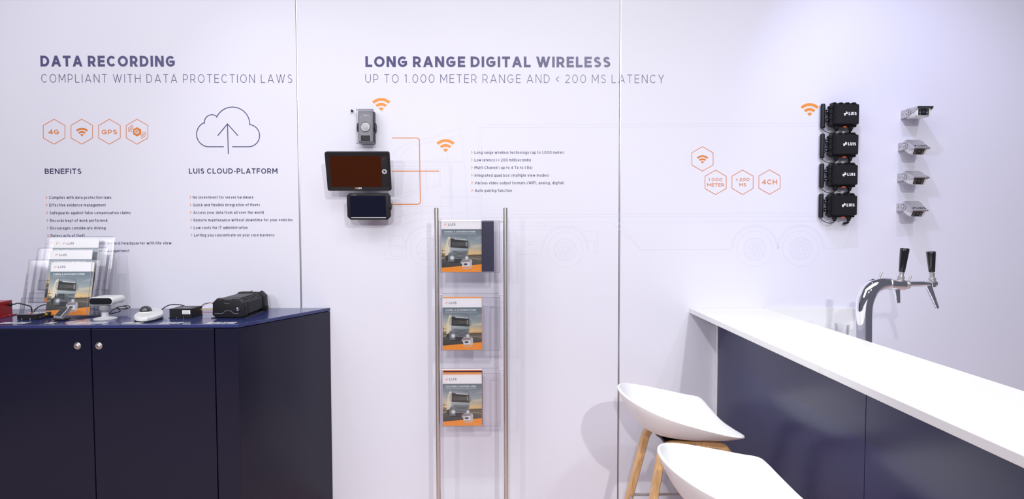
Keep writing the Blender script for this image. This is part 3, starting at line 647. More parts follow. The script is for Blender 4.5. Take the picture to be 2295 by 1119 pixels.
# ------------------------------------------------------------------ covers of the brochures
def cover(title, sub, wd, hg):
    F = Flat(); U = lambda x, y: ((x-90)/763*wd, (1045-y)/995*hg)
    P = lambda pts, col, layer=1: F.poly([U(*p) for p in pts], col, layer)
    P([(90, 50), (853, 50), (853, 225), (90, 225)], (247, 246, 250))
    rows = [(225, (108, 124, 136), (104, 120, 132)), (360, (138, 150, 158), (126, 142, 152)), (500, (186, 188, 184), (150, 162, 166)), (600, (226, 208, 170), (178, 176, 160)), (690, (240, 214, 160), (226, 190, 130)), (735, (200, 170, 120), (170, 140, 100))]
    for (y0, a0, b0), (y1, a1, b1) in zip(rows, rows[1:]):
        P([(90, y0), (853, y0), (853, y1), (90, y1)], [a0, b0, b1, a1])
    P([(90, 735), (853, 735), (853, 1000), (90, 1000)], [(92, 92, 86), (112, 104, 90), (58, 58, 58), (44, 44, 46)])
    P([(90, 760), (330, 740), (90, 800)], (150, 140, 110), 2); P([(620, 775), (853, 800), (853, 808), (620, 781)], (190, 180, 150), 2)
    P([(90, 628), (168, 634), (168, 642), (90, 640)], (70, 60, 50), 2)
    for x in (96, 112, 130, 150): P([(x, 690-(x % 7)*3), (x+12, 690), (x+12, 735), (x, 735)], (60, 52, 44), 2)
    P([(110, 565), (115, 565), (117, 690), (108, 690)], (60, 52, 44), 2); P([(610, 722), (853, 712), (853, 738), (610, 742)], (90, 76, 56), 2); P([(722, 690), (726, 690), (727, 722), (720, 722)], (80, 66, 50), 2)
    P([(640, 410), (853, 350), (853, 400), (720, 440)], [(132, 144, 152), (140, 152, 160), (164, 170, 174), (140, 152, 156)], 2); P([(650, 545), (853, 515), (853, 570), (700, 585)], [(190, 190, 176), (196, 188, 168), (198, 190, 164), (204, 196, 172)], 2)
    P([(215, 385), (262, 360), (262, 690), (230, 705), (162, 745), (170, 560)], (226, 218, 196), 2)                      # trailer side
    P([(162, 745), (240, 705), (245, 860), (200, 830), (168, 790)], (48, 46, 44), 3)
    P([(285, 337), (300, 332), (585, 358), (598, 375), (612, 440), (618, 600), (605, 700), (590, 770), (545, 850), (240, 850), (215, 760), (225, 690), (262, 660), (250, 500), (262, 400)], (120, 130, 136), 3)
    P([(300, 340), (583, 362), (597, 425), (278, 398)], [(128, 140, 152), (104, 116, 130), (150, 160, 168), (160, 170, 176)], 4)
    P([(335, 402), (585, 428), (580, 441), (345, 416)], (220, 224, 226), 5)
    P([(272, 405), (335, 410), (345, 425), (600, 445), (606, 592), (268, 572)], (44, 44, 42), 4)
    P([(300, 470), (585, 482), (588, 540), (300, 545)], (84, 84, 78), 5); P([(560, 470), (590, 470), (592, 560), (565, 555)], (140, 142, 138), 6)
    P([(300, 548), (590, 556), (592, 572), (296, 562)], (56, 56, 54), 6); P([(320, 480), (400, 478), (390, 530), (330, 535)], (70, 72, 70), 6)
    P([(232, 425), (262, 415), (268, 570), (240, 560), (218, 500)], (150, 150, 146), 4); P([(238, 440), (258, 432), (262, 540), (246, 545), (226, 498)], (196, 194, 184), 5)
    P([(612, 470), (634, 478), (644, 520), (636, 570), (612, 580)], (110, 116, 118), 4); P([(618, 482), (632, 490), (636, 530), (630, 560), (618, 560)], (152, 158, 160), 5)
    P([(262, 576), (612, 598), (608, 640), (300, 628), (290, 700), (255, 660)], [(176, 188, 192), (158, 170, 176), (150, 162, 168), (170, 182, 186), (130, 140, 146), (140, 150, 154)], 5)
    P([(305, 630), (598, 645), (575, 765), (335, 745)], (136, 146, 150), 5)
    for j in range(5): P([(318+j*4, 648+j*24), (450, 660+j*25), (588-j*4, 652+j*24), (586-j*4, 662+j*24), (450, 671+j*25), (320+j*4, 658+j*24)], (48, 50, 54), 6)
    P([(225, 690), (300, 700), (335, 750), (330, 850), (225, 850), (212, 760)], (110, 118, 122), 6); P([(335, 790), (560, 795), (540, 850), (335, 850)], (52, 54, 56), 6)
    P([(225, 852), (545, 852), (530, 870), (260, 872)], (40, 40, 42), 6)
    for cx, cy, r in ((295, 772, 44), (580, 775, 36)):
        n = 12; c = U(cx, cy)
        for i in range(n):
            a, c2 = [U(cx+r*math.cos(t), cy+r*math.sin(t)) for t in (2*PI*i/n, 2*PI*(i+1)/n)]
            F.poly([c, a, c2], [(255, 255, 255), (170, 178, 184), (170, 178, 184)], 8)
    P([(90, 962), (853, 898), (853, 1045), (90, 1045)], (246, 152, 46), 7)
    P([(458, 850), (500, 800), (660, 800), (682, 830), (680, 930), (655, 985), (500, 985), (490, 890), (462, 880)], (196, 192, 196), 9)
    P([(480, 812), (655, 810), (625, 850), (470, 862)], (150, 140, 146), 10); P([(490, 870), (625, 858), (630, 935), (495, 938)], (232, 234, 240), 10); P([(515, 878), (596, 876), (596, 916), (515, 918)], (120, 122, 128), 11)
    P([(535, 882), (572, 882), (572, 914), (535, 914)], (50, 52, 58), 12); P([(505, 948), (632, 944), (630, 968), (510, 975)], (244, 152, 60), 10)
    text(F, title, U(148, 0)[0], U(745, 0)[0], U(0, 288)[1], hg*.028, .21, 1.0, (250, 250, 252), 9)
    text(F, sub, U(148, 0)[0], U(148+min(602, len(sub)*16), 0)[0], U(0, 324)[1], hg*.019, .12, 1.0, (226, 230, 234), 9)
    text(F, 'LUIS', U(220, 0)[0], U(364, 0)[0], U(0, 158)[1], hg*.045, .17, 1.25, (44, 40, 70), 3)
    logo(F, *U(168, 135), hg*.045, (240, 150, 130), 3)
    text(F, '2019', U(704, 0)[0], U(748, 0)[0], U(0, 1018)[1], hg*.010, .15, 1, (250, 230, 210), 9)
    return F
BWD, BHT = .2055, .272
COVERS = {}
def brochure(loc, lean, lang, label, group, thick=.006, rotz=0):
    t = empty('brochure', loc, label, 'brochure', group); t.rotation_euler = (-lean, 0, rotz)
    b = nb(); box2(b, (0, 0, 0), (BWD, thick, BHT)); put('pages', b, 'paper', t)
    T = {'de': ('KAMERA- & ASSISTENZSYSTEME', 'FÜR DIE SERIENAUSSTATTUNG & NACHRÜSTUNG'), 'en': ('CAMERA & ASSISTANCE SYSTEMS', 'OEM & RETROFIT'),
         'es': ('CÁMARAS Y ASISTENCIAS', 'PARA EQUIPAMIENTO'), 'it': ('TELECAMERE E ASSISTENZA VIDEO', "PER L'EQUIPAGGIAMENTO DI SERIE E RETROFIT")}[lang]
    if lang not in COVERS:
        o = cover(*T, BWD, BHT).build('cover_print', 'print', t, (0, 0, 0), step=.00008, base=.0002, color=True); COVERS[lang] = o.data
    else: put('cover_print', COVERS[lang], None, t)
    return t

# ------------------------------------------------------------------ literature stand
SY = -.215
stand = empty('literature_stand', (0, 0, 0), 'tall literature stand of two steel posts holding clear acrylic pockets in front of the wall', 'literature stand')
pxz = lambda x, y, Y=SY: at(x, y, Y)
xl, xr = at(980, 700, SY).x, at(1133.3, 700, SY).x; ztop = at(980, 467.5, SY).z
for x in (xl, xr):
    b = nb(); cyl(b, (x, SY, .012), (x, SY, ztop), .0122, .0122, 32); lathe(b, (x, SY, ztop-.001), [(.0118, 0), (.0122, .002), (.010, .004)], n=32); put('post', b, 'steel', stand, 40)
b = nb(); box2(b, (xl-.06, SY-.16, 0), (xr+.06, SY+.16, .012), .003); put('base_plate', b, 'steel', stand)
xa, xc = at(988.5, 600, SY).x, at(1120, 600, SY).x
pyF, pyB = SY-.028, SY+.004
pockets = [(494, 611.5, 497), (658, 786.5, 668), (826, 957, 838)]
for yt, yb, yf in pockets:
    z0 = at(1000, yb, pyF).z; zt = at(1000, yt, pyB).z; zf = at(1000, yf, pyF).z
    b = nb(); th = .0025
    box2(b, (xa, pyB, z0), (xc, pyB+th, zt)); box2(b, (xa, pyF, z0), (xc, pyF+th, zf)); box2(b, (xa, pyF, z0), (xc, pyB, z0+th))
    box2(b, (xa, pyF+th, z0), (xa+th, pyB, zf)); box2(b, (xc-th, pyF+th, z0), (xc, pyB, zf))
    pk = put('pocket', b, 'acr', stand)
    b = nb(); e = .0011
    for p, q in (((xa, pyF, z0), (xc, pyF, z0)), ((xa, pyF, zf), (xc, pyF, zf)), ((xa, pyF, z0), (xa, pyF, zf)), ((xc, pyF, z0), (xc, pyF, zf)), ((xa, pyB, zt), (xc, pyB, zt)), ((xa, pyB, z0), (xa, pyB, zt)), ((xc, pyB, z0), (xc, pyB, zt)), ((xc-.02, pyF-.0004, z0+.003), (xc-.02, pyF-.0004, zf))):
        cyl(b, p, q, e, e, 6)
    put('polished_edge', b, 'acredge', pk)
    for s, x, xe in ((1, xl, xa), (-1, xr, xc)):
        b = nb(); cyl(b, (x+s*.011, SY, zt-.006), (xe+s*.006, SY, zt-.006), .0032, .0032, 12); put('pocket_pin', b, 'satin', stand, 40)
b = nb(); zq = at(1000, 1005, SY).z; box2(b, (xa-.006, SY+.010, .25), (xc+.006, SY+.0125, ztop-.07)); bk = put('back_sheet', b, 'acr', stand)
def wallbro(xpx, ybot, Y, lang, label, dz=0, thick=.006):
    p = at(xpx, ybot, Y); return brochure((p.x, Y, p.z+dz), 0, lang, label, 'brochures in the acrylic stand pockets', thick)
z1 = at(1000, 611.5, pyF).z+.003
brochure((at(989.8, 600, SY-.02).x, SY-.0215, z1), 0, 'de', 'truck brochure at the front of the top pocket of the tall steel stand', 'brochures in the acrylic stand pockets')
brochure((at(991.5, 600, SY-.02).x, SY-.0125, z1), 0, 'de', 'brochure hidden behind the front one in the top pocket, only its right edge showing', 'brochures in the acrylic stand pockets', .004)
p = at(1107.3, 600, SY-.005); b = nb(); box2(b, (at(1040, 600, SY-.005).x, SY-.006, z1), (p.x, SY-.003, z1+.267)); dc = put('pages', b, 'darkcard')
dc.name = 'brochure'; tag(dc, 'dark navy leaflet showing to the right of the truck brochure in the top pocket', 'leaflet')
z2 = at(1000, 786.5, pyF).z+.003
brochure((at(991.8, 700, SY-.02).x, SY-.0215, z2), 0, 'de', 'truck brochure at the front of the middle pocket of the tall steel stand', 'brochures in the acrylic stand pockets')
ob = nb(); x_ = at(993, 700, SY-.01).x; box2(ob, (x_, SY-.0145, z2), (x_+.2055, SY-.0105, z2+.279)); oo = put('leaflet', ob, 'amber'); tag(oo, 'orange leaflet peeping over the brochure in the middle pocket', 'leaflet')
ob = nb(); box2(ob, (x_+.001, SY-.0085, z2), (x_+.2050, SY-.0045, z2+.275)); oo = put('leaflet', ob, 'paper'); tag(oo, 'white leaflet at the very back of the middle pocket', 'leaflet')
z3 = at(1000, 957, pyF).z+.003
brochure((at(992.5, 900, SY-.02).x, SY-.0215, z3), 0, 'it', 'Italian truck brochure at the front of the lowest pocket of the steel stand', 'brochures in the acrylic stand pockets')
for i, (mt, dx, h, yy, lb) in enumerate((('amber', .002, .283, -.0145, 'orange leaflet standing behind the brochure in the lowest pocket'), ('darkcard', .0045, .289, -.0105, 'dark leaflet whose thin edge shows right of the brochure in the lowest pocket'), ('orangeplug', .001, .2935, -.0065, 'salmon red leaflet second from the back of the lowest pocket'), ('paper', .001, .2975, -.0025, 'white leaflet at the very back of the lowest pocket'))):
    ob = nb(); x_ = at(992.5, 900, SY-.01).x+dx; box2(ob, (x_, SY+yy, z3), (x_+.2055, SY+yy+.0025, z3+h)); tag(put('leaflet', ob, mt), lb, 'leaflet')

# ------------------------------------------------------------------ acrylic table holder with brochures
lean = math.radians(12.5); zc = ZT+.001
hold = empty('brochure_holder', (0, 0, 0), 'clear acrylic three-tier brochure holder leaning back on the navy cabinet', 'brochure holder')
tiers = [(-.305, .0065, 66, 707), (-.240, .066, 84, 0), (-.175, .124, 104, 0)]
hxL = atz(66, 700, ZT).x
cxs = []
ly, lz = math.sin(lean), math.cos(lean)
def slab(b, x0, x1, y0, z0, L0, L1, th=.003):
    P = [Vector((x0, y0+ly*L0, z0+lz*L0)), Vector((x1, y0+ly*L0, z0+lz*L0)), Vector((x1, y0+ly*L1, z0+lz*L1)), Vector((x0, y0+ly*L1, z0+lz*L1))]
    prism(b, P, (0, th*lz, -th*ly)); return P
xR = at(247, 640, -.14).x; xLs = at(66, 690, -.24).x
for i, (y0, dz, _, _) in enumerate(tiers):
    z0 = zc+dz; b = nb(); Q = []
    Q.append(slab(b, xLs, xR, y0-.006, z0, 0, (.09, .05, .05)[i]))       # low front lip
    Q.append(slab(b, xLs, xR, y0+.022, z0, 0, .285))                 # back sheet
    prism(b, [(xLs, y0-.006, z0-.002), (xR, y0-.006, z0-.002), (xR, y0+.03, z0-.002), (xLs, y0+.03, z0-.002)], (0, 0, .003))
    for x in (xLs, xR-.003):
        prism(b, [(x, y0-.006, z0), (x, y0+.022, z0), (x, y0+.022+ly*.285, z0+lz*.285), (x, y0+.012+ly*.285, z0+lz*.285)], (.003, 0, 0))
    tr = put('tier', b, 'acr', hold)
    b = nb()
    for q in Q:
        for j in range(4): cyl(b, q[j], q[(j+1) % 4], .0012, .0012, 6)
    put('polished_edge', b, 'acredge', tr)
b = nb(); slab(b, xLs, xR, -.150, zc+.11, 0, .285); prism(b, [(xLs, -.31, zc), (xR, -.31, zc), (xR, -.10, zc), (xLs, -.10, zc)], (0, 0, .003)); put('base_sheet', b, 'acr', hold)
F = Flat(); q0 = at(122, 668.5, -.295); q1 = at(143, 668.5, -.295)
text(F, 'LUIS', q0.x, q1.x, 0, 9.5*3.2/1400, .20); F.build('holder_lettering', 'darkgap', hold, (0, -.3125+(q0.z-zc-.0065)*math.tan(lean), q0.z), (1, 0, 0), (0, ly, lz), (0, -lz, ly))
def tb(px, py, tier, off, lang, label, th=.004):
    y0, dz = tiers[tier][0], tiers[tier][1]; z0 = zc+dz+.0012; yy = y0+.001+off
    x = at(px, py, yy+(at(px, py, yy).z-z0)*math.tan(lean)).x
    return brochure((x, yy, z0), lean, lang, label, 'brochures in the table holder', th)
tb(102, 700, 0, 0, 'en', 'English truck brochure at the front bottom of the acrylic table holder')
tb(108, 700, 0, .0065, 'en', 'brochure peeping out right behind the front one in the table holder lowest tier', .005)
tb(114.5, 600, 1, 0, 'es', 'Spanish brochure at the front of the middle tier of the table holder')
tb(108, 600, 1, .0065, 'es', 'brochure shifted left behind the Spanish one in the middle tier', .005)
tb(133, 560, 2, 0, 'de', 'German brochure at the front of the top tier of the table holder')
tb(118, 560, 2, .0065, 'de', 'brochure shifted left at the back of the top tier', .005)

# ------------------------------------------------------------------ devices on the cabinet
# fireproof red box
A, B = atz(-6, 716, ZT), atz(30, 707.5, ZT); d = (B-A).normalized(); nn = Vector((-d.y, d.x, 0)); nn = nn if nn.x < 0 else -nn
red = empty('red_storage_box', (0, 0, 0), 'red metal storage box at the left end of the cabinet top', 'box')
E_ = atz(28, 706, ZT); hgt = .074
b = nb(); prism(b, [E_+Vector((0, 0, .004)), E_-d*.16+Vector((0, 0, .004)), E_-d*.16+nn*.11+Vector((0, 0, .004)), E_+nn*.11+Vector((0, 0, .004))], (0, 0, hgt), .0015); put('body', b, 'red', red)
b = nb(); E2 = E_+d*.006-nn*.020; prism(b, [E2+Vector((0, 0, .0008)), E2-d*.18+Vector((0, 0, .0008)), E2-d*.18+nn*.15+Vector((0, 0, .0008)), E2+nn*.15+Vector((0, 0, .0008))], (0, 0, .0042), .0008); put('mounting_flange', b, 'red', red)
for s in (.02, .05, .09):
    b = nb(); lathe(b, E2-d*s+nn*.010+Vector((0, 0, .005)), [(.0035, 0), (.0035, .0015), (.002, .0025)], n=14); put('screw', b, 'satin', red, 40)
pl_ = E_-d*.030-nn*.001+Vector((0, 0, hgt*.78))
b = nb(); cyl(b, pl_, pl_-nn*.016, .0075, .006, 18); put('plug', b, 'black', red, 40)
q = at(73, 692, -.33); P = [pl_-nn*.014, pl_-nn*.02+d*.02, at(40, 680, -.36), at(62, 685, -.345), at(70, 690, -.34), Vector((q.x, q.y, ZT+.003)), at(80, 693, -.26), at(103, 683.5, -.23), at(114, 688, -.19)]
P[-1].z = ZT+.004
b = nb(); tube(b, smoothpath(P, 8), .0028, 10); tag(put('cable', b, 'black', None, True), 'black cable running from the red box behind the acrylic brochure holder', 'cable')

# small black control box with a grey top and knobs
cb = empty('control_box', (0, 0, 0), 'small flat black control box with grey top and knobs in front of the brochure holder', 'device')
hh = .026; PL = [atz(38.5, 717.5, ZT+.001), atz(82, 717, ZT+.001), atz(107, 712, ZT+.001), atz(107, 705.5, ZT+.001), atz(56, 706, ZT+.001)]
PL[4] = PL[0]+Vector((.02, .075, 0)); PL[3] = PL[2]+Vector((.0, .065, 0))
b = nb(); prism(b, PL, (0, 0, hh), .001); put('body', b, 'blackmetal', cb)
c = sum((p for p in PL), Vector())/5
b = nb(); prism(b, [c+(p-c)*.93+Vector((0, 0, hh)) for p in PL], (0, 0, .0015)); put('top_plate', b, 'grey', cb)
for x, y, r in ((.3, .5, .006), (.5, .62, .0045), (.62, .62, .0045), (.78, .6, .0045), (.9, .66, .006)):
    p = PL[0].lerp(PL[1], x*1.1)+Vector((.008, .065*y, hh+.001)); b = nb(); lathe(b, p, [(r, 0), (r*.95, .005), (r*.6, .006)], n=16); put('knob', b, 'ltgrey', cb, 40)
p = PL[0]+Vector((.045, .03, hh+.0016)); b = nb(); lathe(b, p, [(.006, 0), (.005, .003)], n=14); put('red_button', b, 'red', cb, 40)
p = PL[1].lerp(PL[2], .82)+Vector((0, 0, hh*.72)); dd = (PL[2]-PL[1]).normalized(); on = Vector((dd.y, -dd.x, 0))
b = nb(); cyl(b, p, p+on*.006, .005, .005, 16); put('yellow_socket', b, 'yellow', cb, 40)
F = Flat(); text(F, 'AV OUT', .018, .032, .008, .003, .15); text(F, 'USB', .040, .052, .012, .003, .15); F.build('device_lettering', 'paper', cb, PL[1], dd, (0, 0, 1), on)
for x in (.25, .68):
    p = PL[0].lerp(PL[1], x)+Vector((0, -.0005, .004)); b = nb(); cyl(b, p, p+Vector((0, -.002, 0)), .0024, .002, 12); put('screw', b, 'ltgrey', cb, 40)

# small reader leaning on a black foot
rd = empty('card_reader', (0, 0, 0), 'small black and silver tilted reader in front of the lowest table holder brochure', 'device')
a_, b_, c_, d_ = at(118.7, 710.5, -.43), at(139.5, 713, -.435), at(156, 696, -.385), at(131, 692, -.375)
ux = (b_-a_).normalized(); vy = ((d_-a_)-ux*(d_-a_).dot(ux)).normalized(); nz = ux.cross(vy); nz = nz if nz.z > 0 else -nz
wdt, lng = (b_-a_).length, .078
def rdbox(b, u0, u1, v0, v1, n0, n1, bev=0):
    sk = ((d_-a_).dot(ux))/((d_-a_).dot(vy))*0.55
    P = [a_+ux*(u+v*sk)+vy*v+nz*n0 for u, v in ((u0, v0), (u1, v0), (u1, v1), (u0, v1))]
    prism(b, P, nz*(n1-n0), bev); return b
put('housing', rdbox(nb(), 0, wdt, 0, lng, -.012, 0, .003), 'grey', rd)
put('screen', rdbox(nb(), .004, wdt*.68, .008, lng-.004, .0002, .0012), 'blackgloss', rd)
put('silver_stripe', rdbox(nb(), wdt*.74, wdt*.80, .004, lng-.004, .0002, .0015), 'ltgrey', rd)
put('side_stripe', rdbox(nb(), wdt*.86, wdt*.96, .004, lng-.004, .0002, .0012), 'blackgloss', rd)
f0 = at(133, 716, -.42); f0.z = ZT+.001
b = nb(); box(b, f0+Vector((.003, .012, .004)), (.055, .05, .008), None, .002); cyl(b, f0+Vector((0, .012, .006)), f0+Vector((.004, .02, .022)), .012, .01, 16); put('foot', b, 'black', rd)
P = [f0+Vector((.03, .02, .004)), at(165, 713, -.40), at(185, 709, -.36), at(205, 704, -.31), at(222, 704, -.30), at(232, 700, -.28)]
for p in P[1:]: p.z = ZT+.003
b = nb(); tube(b, smoothpath(P, 8), .0022, 8); tag(put('cable', b, 'black', None, True), 'thin black cable from the small reader towards the white sensor stand', 'cable')

# white sensor bar on a stand
sn = empty('sensor_camera', (0, 0, 0), 'white sensor camera with black oval window on a round white stand', 'camera')
bs = atz(236, 715.5, ZT); 
b = nb(); lathe(b, bs+Vector((0, 0, .0005)), [(.052, 0), (.052, .003), (.046, .007), (.020, .012), (.016, .014), (.0155, .034), (.012, .036)], n=40); put('stand_base', b, 'ltgrey', sn, 35)
b = nb(); lathe(b, bs+Vector((0, 0, .034)), [(.014, 0), (.017, .006), (.024, .012), (.026, .020), (.025, .032), (.020, .036)], n=28); put('ball_joint', b, 'grey', sn, 35)
for x in (-.034, .034):
    b = nb(); cyl(b, bs+Vector((x, -.004, .004)), bs+Vector((x, -.004, .0065)), .003, .003, 12); put('screw', b, 'grey', sn, 40)
yf = bs.y-.02; pa, pb_ = at(198, 667.3, yf), at(252.5, 684, yf)
pill = rounded(pa.x, pb_.z, pb_.x, pa.z, abs(pa.z-pb_.z)/2-.0005, 8)
b = nb(); prism(b, [(x, yf, z) for x, z in pill], (.012, .085, .004), .003, 3); put('housing', b, 'camwhite', sn, 40)
e = .0028; pill2 = rounded(pa.x+e, pb_.z+e, pb_.x-e, pa.z-e, abs(pa.z-pb_.z)/2-e-.0005, 8)
b = nb(); prism(b, [(x, yf-.001, z) for x, z in pill2], (0, .002, 0), .0004); put('window', b, 'blackgloss', sn)
P = [bs+Vector((.018, .06, .05)), bs+Vector((.03, .07, .028)), at(232, 703, -.27), at(238, 695, -.25), at(262, 690, -.2), at(284, 685.5, -.17), at(291, 689, -.17), at(280, 693, -.18), at(262, 690.5, -.18), at(275, 686.5, -.17), at(285, 691, -.16), at(262, 693, -.17)]
for p in P[2:4]: p.z = ZT+.004
for p in P[4:]: p.z = max(p.z, ZT+.003)
b = nb(); tube(b, smoothpath(P, 8), .0022, 8); tag(put('cable', b, 'black', None, True), 'black cable coiled on the cabinet behind the white sensor camera', 'cable')

# dome camera
dm = empty('dome_camera', (0, 0, 0), 'white dome camera with smoked dark dome lying on the cabinet top', 'camera')
zt_ = ZT+.024
top = [(299.5, 706.5), (304, 702), (311, 697.5), (326, 692.5), (340.6, 689.6), (352.4, 689.4), (361, 692), (366, 695.5), (366.3, 700), (365.0, 704.0), (344.6, 709.8), (330, 712.0), (316, 712.6), (304, 711.6), (299.8, 709.5)]
T3 = [atz(x, y, zt_) for x, y in top]
b = nb(); prism(b, [p-Vector((0, 0, .019)) for p in T3], (0, 0, .019), .006, 4); put('base', b, 'camwhite', dm, 40)
b = nb(); cc = sum(T3, Vector())/len(T3); prism(b, [Vector((*(cc+(p-cc)*.97).xy, ZT+.0006)) for p in T3], (0, 0, .0045)); put('rubber_gasket', b, 'black', dm)
dc_ = atz(327, 700, zt_)
b = nb(); lathe(b, dc_-Vector((0, 0, .003)), [(.036, 0), (.035, .004), (.031, .008), (.029, .008)], n=36); put('dome_ring', b, 'camwhite', dm, 35)
b = nb(); lathe(b, dc_+Vector((0, 0, .004)), [(.0295*math.cos(math.radians(t)), .0295*math.sin(math.radians(t))) for t in (0, 10, 20, 30, 40, 50, 60, 70, 80, 89)], n=32)
put('dome', b, 'smoke', dm, True)
F = Flat(); text(F, 'LUIS', -.012, .012, 0, .006, .18); s_ = atz(361, 702, zt_); t_ = atz(366, 700, zt_); F.build('device_lettering', 'ltgrey', dm, s_-Vector((0, 0, .012))+Vector((.0, -.004, 0)), (.75, .66, 0), (0, 0, 1), (.66, -.75, 0))

# small black box with a label
sb = empty('power_box', (0, 0, 0), 'small black box with a white label between the dome camera and the large recorder', 'device')
A = atz(380, 714.2, ZT); Bx = atz(428.5, 714.2, ZT); hS = at(400, 692.6, A.y).z
b = nb(); box2(b, (A.x, A.y, ZT+.004), (Bx.x, A.y+.115, hS), .0012); put('body', b, 'blackmetal', sb)
b = nb(); box2(b, (A.x-.006, A.y+.003, ZT+.0006), (Bx.x+.004, A.y+.112, ZT+.0036), .0005, 1); put('mounting_plate', b, 'blackmetal', sb)
l0, l1 = at(408.5, 695.5, A.y), at(426.5, 704.5, A.y)
b = nb(); box2(b, (l0.x, A.y-.0008, l1.z), (l1.x, A.y-.0001, l0.z)); put('label_sticker', b, 'paper', sb)
F = Flat(); 
for i in range(16): F.poly([(.003+i*.0020, .003), (.003+i*.0020+(.0012 if i % 3 else .0006), .003), (.003+i*.0020+(.0012 if i % 3 else .0006), .008), (.003+i*.0020, .008)])
F.poly([(.004, .012), (.034, .012), (.034, .0128), (.004, .0128)]); F.poly([(.004, .015), (.030, .015), (.030, .0158), (.004, .0158)])
F.build('label_print', 'grey', sb, (l0.x, A.y-.0008, l1.z), base=.0002)
F = Flat(); text(F, 'LUIS', .045, .088, .045, .022, .22); logo(F, .036, .056, .02, None); F.build('device_lettering', 'ltgrey', sb, (A.x, A.y, hS), (1, 0, 0), (0, 1, 0), (0, 0, 1))
for x in (.35, .7):
    b = nb(); lathe(b, (A.x+.1*x, A.y-.001, ZT+.004), [(.002, 0), (.0015, .0015)], n=10); put('screw', b, 'satin', sb, 40)
P = [atz(363, 696, ZT+.012), atz(366.5, 691, ZT+.030), at(380, 684, -.22), at(393, 683, -.2), at(408, 684.5, A.y+.125), Vector((A.x+.06, A.y+.113, ZT+.03))]
b = nb(); tube(b, smoothpath(P, 8), .0026, 8); tag(put('cable', b, 'black', None, True), 'black cable arching from the dome camera to the small black box', 'cable')

# large mobile recorder
rc = empty('mobile_recorder', (0, 0, 0), 'large ribbed black recorder with chamfered front and a round key lock', 'recorder')
Fd = atz(515, 714, ZT).y; fr = [(476, 706), (476.5, 679), (486.5, 669), (537.5, 668), (547.5, 677.5), (549, 707), (543, 711.3), (482, 711.3)]
f3 = [at(x, y, Fd) for x, y in fr]; cc = sum(f3, Vector())/len(f3)
def ring(s, y, dz=0): return [Vector((cc.x+(p.x-cc.x)*s, y, cc.z+(p.z-cc.z)*s+dz)) for p in f3]
b = nb(); prism(b, ring(1, Fd), (0, .022, 0), .002, 2); put('front_cover', b, 'black', rc, 35)
b = nb(); prism(b, ring(.93, Fd+.021), (0, .235, 0), .001, 1); put('body', b, 'blackmetal', rc)
xe = max(p.x for p in f3); z_lo, z_hi = min(p.z for p in f3), max(p.z for p in f3); xe2 = cc.x+(xe-cc.x)*.93; xw = min(p.x for p in f3)
for i in range(9):
    z = z_lo+.016+i*.0062; b = nb(); box2(b, (xe2-.001, Fd+.05, z), (xe2+.0035, Fd+.235, z+.0032), .0006, 1); put('cooling_rib', b, 'blackmetal', rc)
for i in range(3):
    b = nb(); box(b, (xe2-.008-i*.0065, Fd+.14, z_hi-.015+i*.0062), (.004, .20, .005), Matrix.Rotation(-PI/4, 3, 'Y')); put('cooling_rib', b, 'blackmetal', rc)
for i in range(6):
    z = z_lo+.014+i*.0075; b = nb(); box2(b, (xe-.001, Fd+.004, z), (xe+.003, Fd+.02, z+.004), .0006, 1); put('grip_rib', b, 'black', rc)
b = nb(); prism(b, ring(1.03, Fd+.252), (0, .052, 0), .003, 2); put('rear_cover', b, 'black', rc, 35)
b = nb(); box2(b, (xe-.002, Fd+.258, z_lo-.004), (xe+.014, Fd+.28, z_lo+.022), .002); put('rear_latch', b, 'black', rc)
b = nb(); box2(b, (xw+.004, Fd+.012, ZT+.0006), (xe+.004, Fd+.30, ZT+.0055), .001); box2(b, (xw-.008, Fd+.002, ZT+.0006), (xw+.02, Fd+.02, ZT+.0035)); box2(b, (xw+.02, Fd+.03, ZT+.005), (xe-.02, Fd+.26, z_lo+.006)); put('mounting_plate', b, 'blackmetal', rc)
b = nb(); box2(b, (cc.x+.012, Fd+.262, z_hi+.001), (cc.x+.056, Fd+.290, z_hi+.0035), .001); put('top_badge', b, 'ltgrey', rc)
for x in (.008, .060):
    b = nb(); cyl(b, (cc.x+x, Fd+.275, z_hi), (cc.x+x, Fd+.275, z_hi+.006), .004, .004, 12); put('screw', b, 'black', rc, 40)
lk = at(533.5, 693.5, Fd)
b = nb(); lathe(b, (lk.x, Fd+.001, lk.z), [(.0125, 0), (.0125, .003), (.0105, .004), (.0085, .003)], Vector((0, -1, 0)), 28); put('lock_surround', b, 'black', rc, 40)
b = nb(); lathe(b, (lk.x-.001, Fd-.0015, lk.z), [(.0082, 0), (.0082, .003), (.006, .004), (.005, .0035), (.0025, .0035), (.0005, .0035)], Vector((0, -1, 0)), 24); put('key_lock', b, 'chrome', rc, 40)
F = Flat(); ff = lambda pts: [((at(x, y, Fd).x-cc.x), (at(x, y, Fd).z-cc.z)) for x, y in pts]
cr = lambda x, y: (340+x/5.464, 600+y/5.464)
F.rib(ff([cr(770, 563), cr(865, 563), cr(905, 530), cr(970, 530), cr(1005, 563), cr(1062, 563)]), .0014); F.rib(ff([cr(805, 382), cr(1070, 380), cr(1118, 425)]), .0013); F.rib(ff([cr(885, 395), cr(980, 395)]), .001); F.rib(ff([cr(885, 430), cr(900, 440), cr(955, 440)]), .001)
F.build('front_grooves', 'grey', rc, (cc.x, Fd, cc.z), base=.0003)
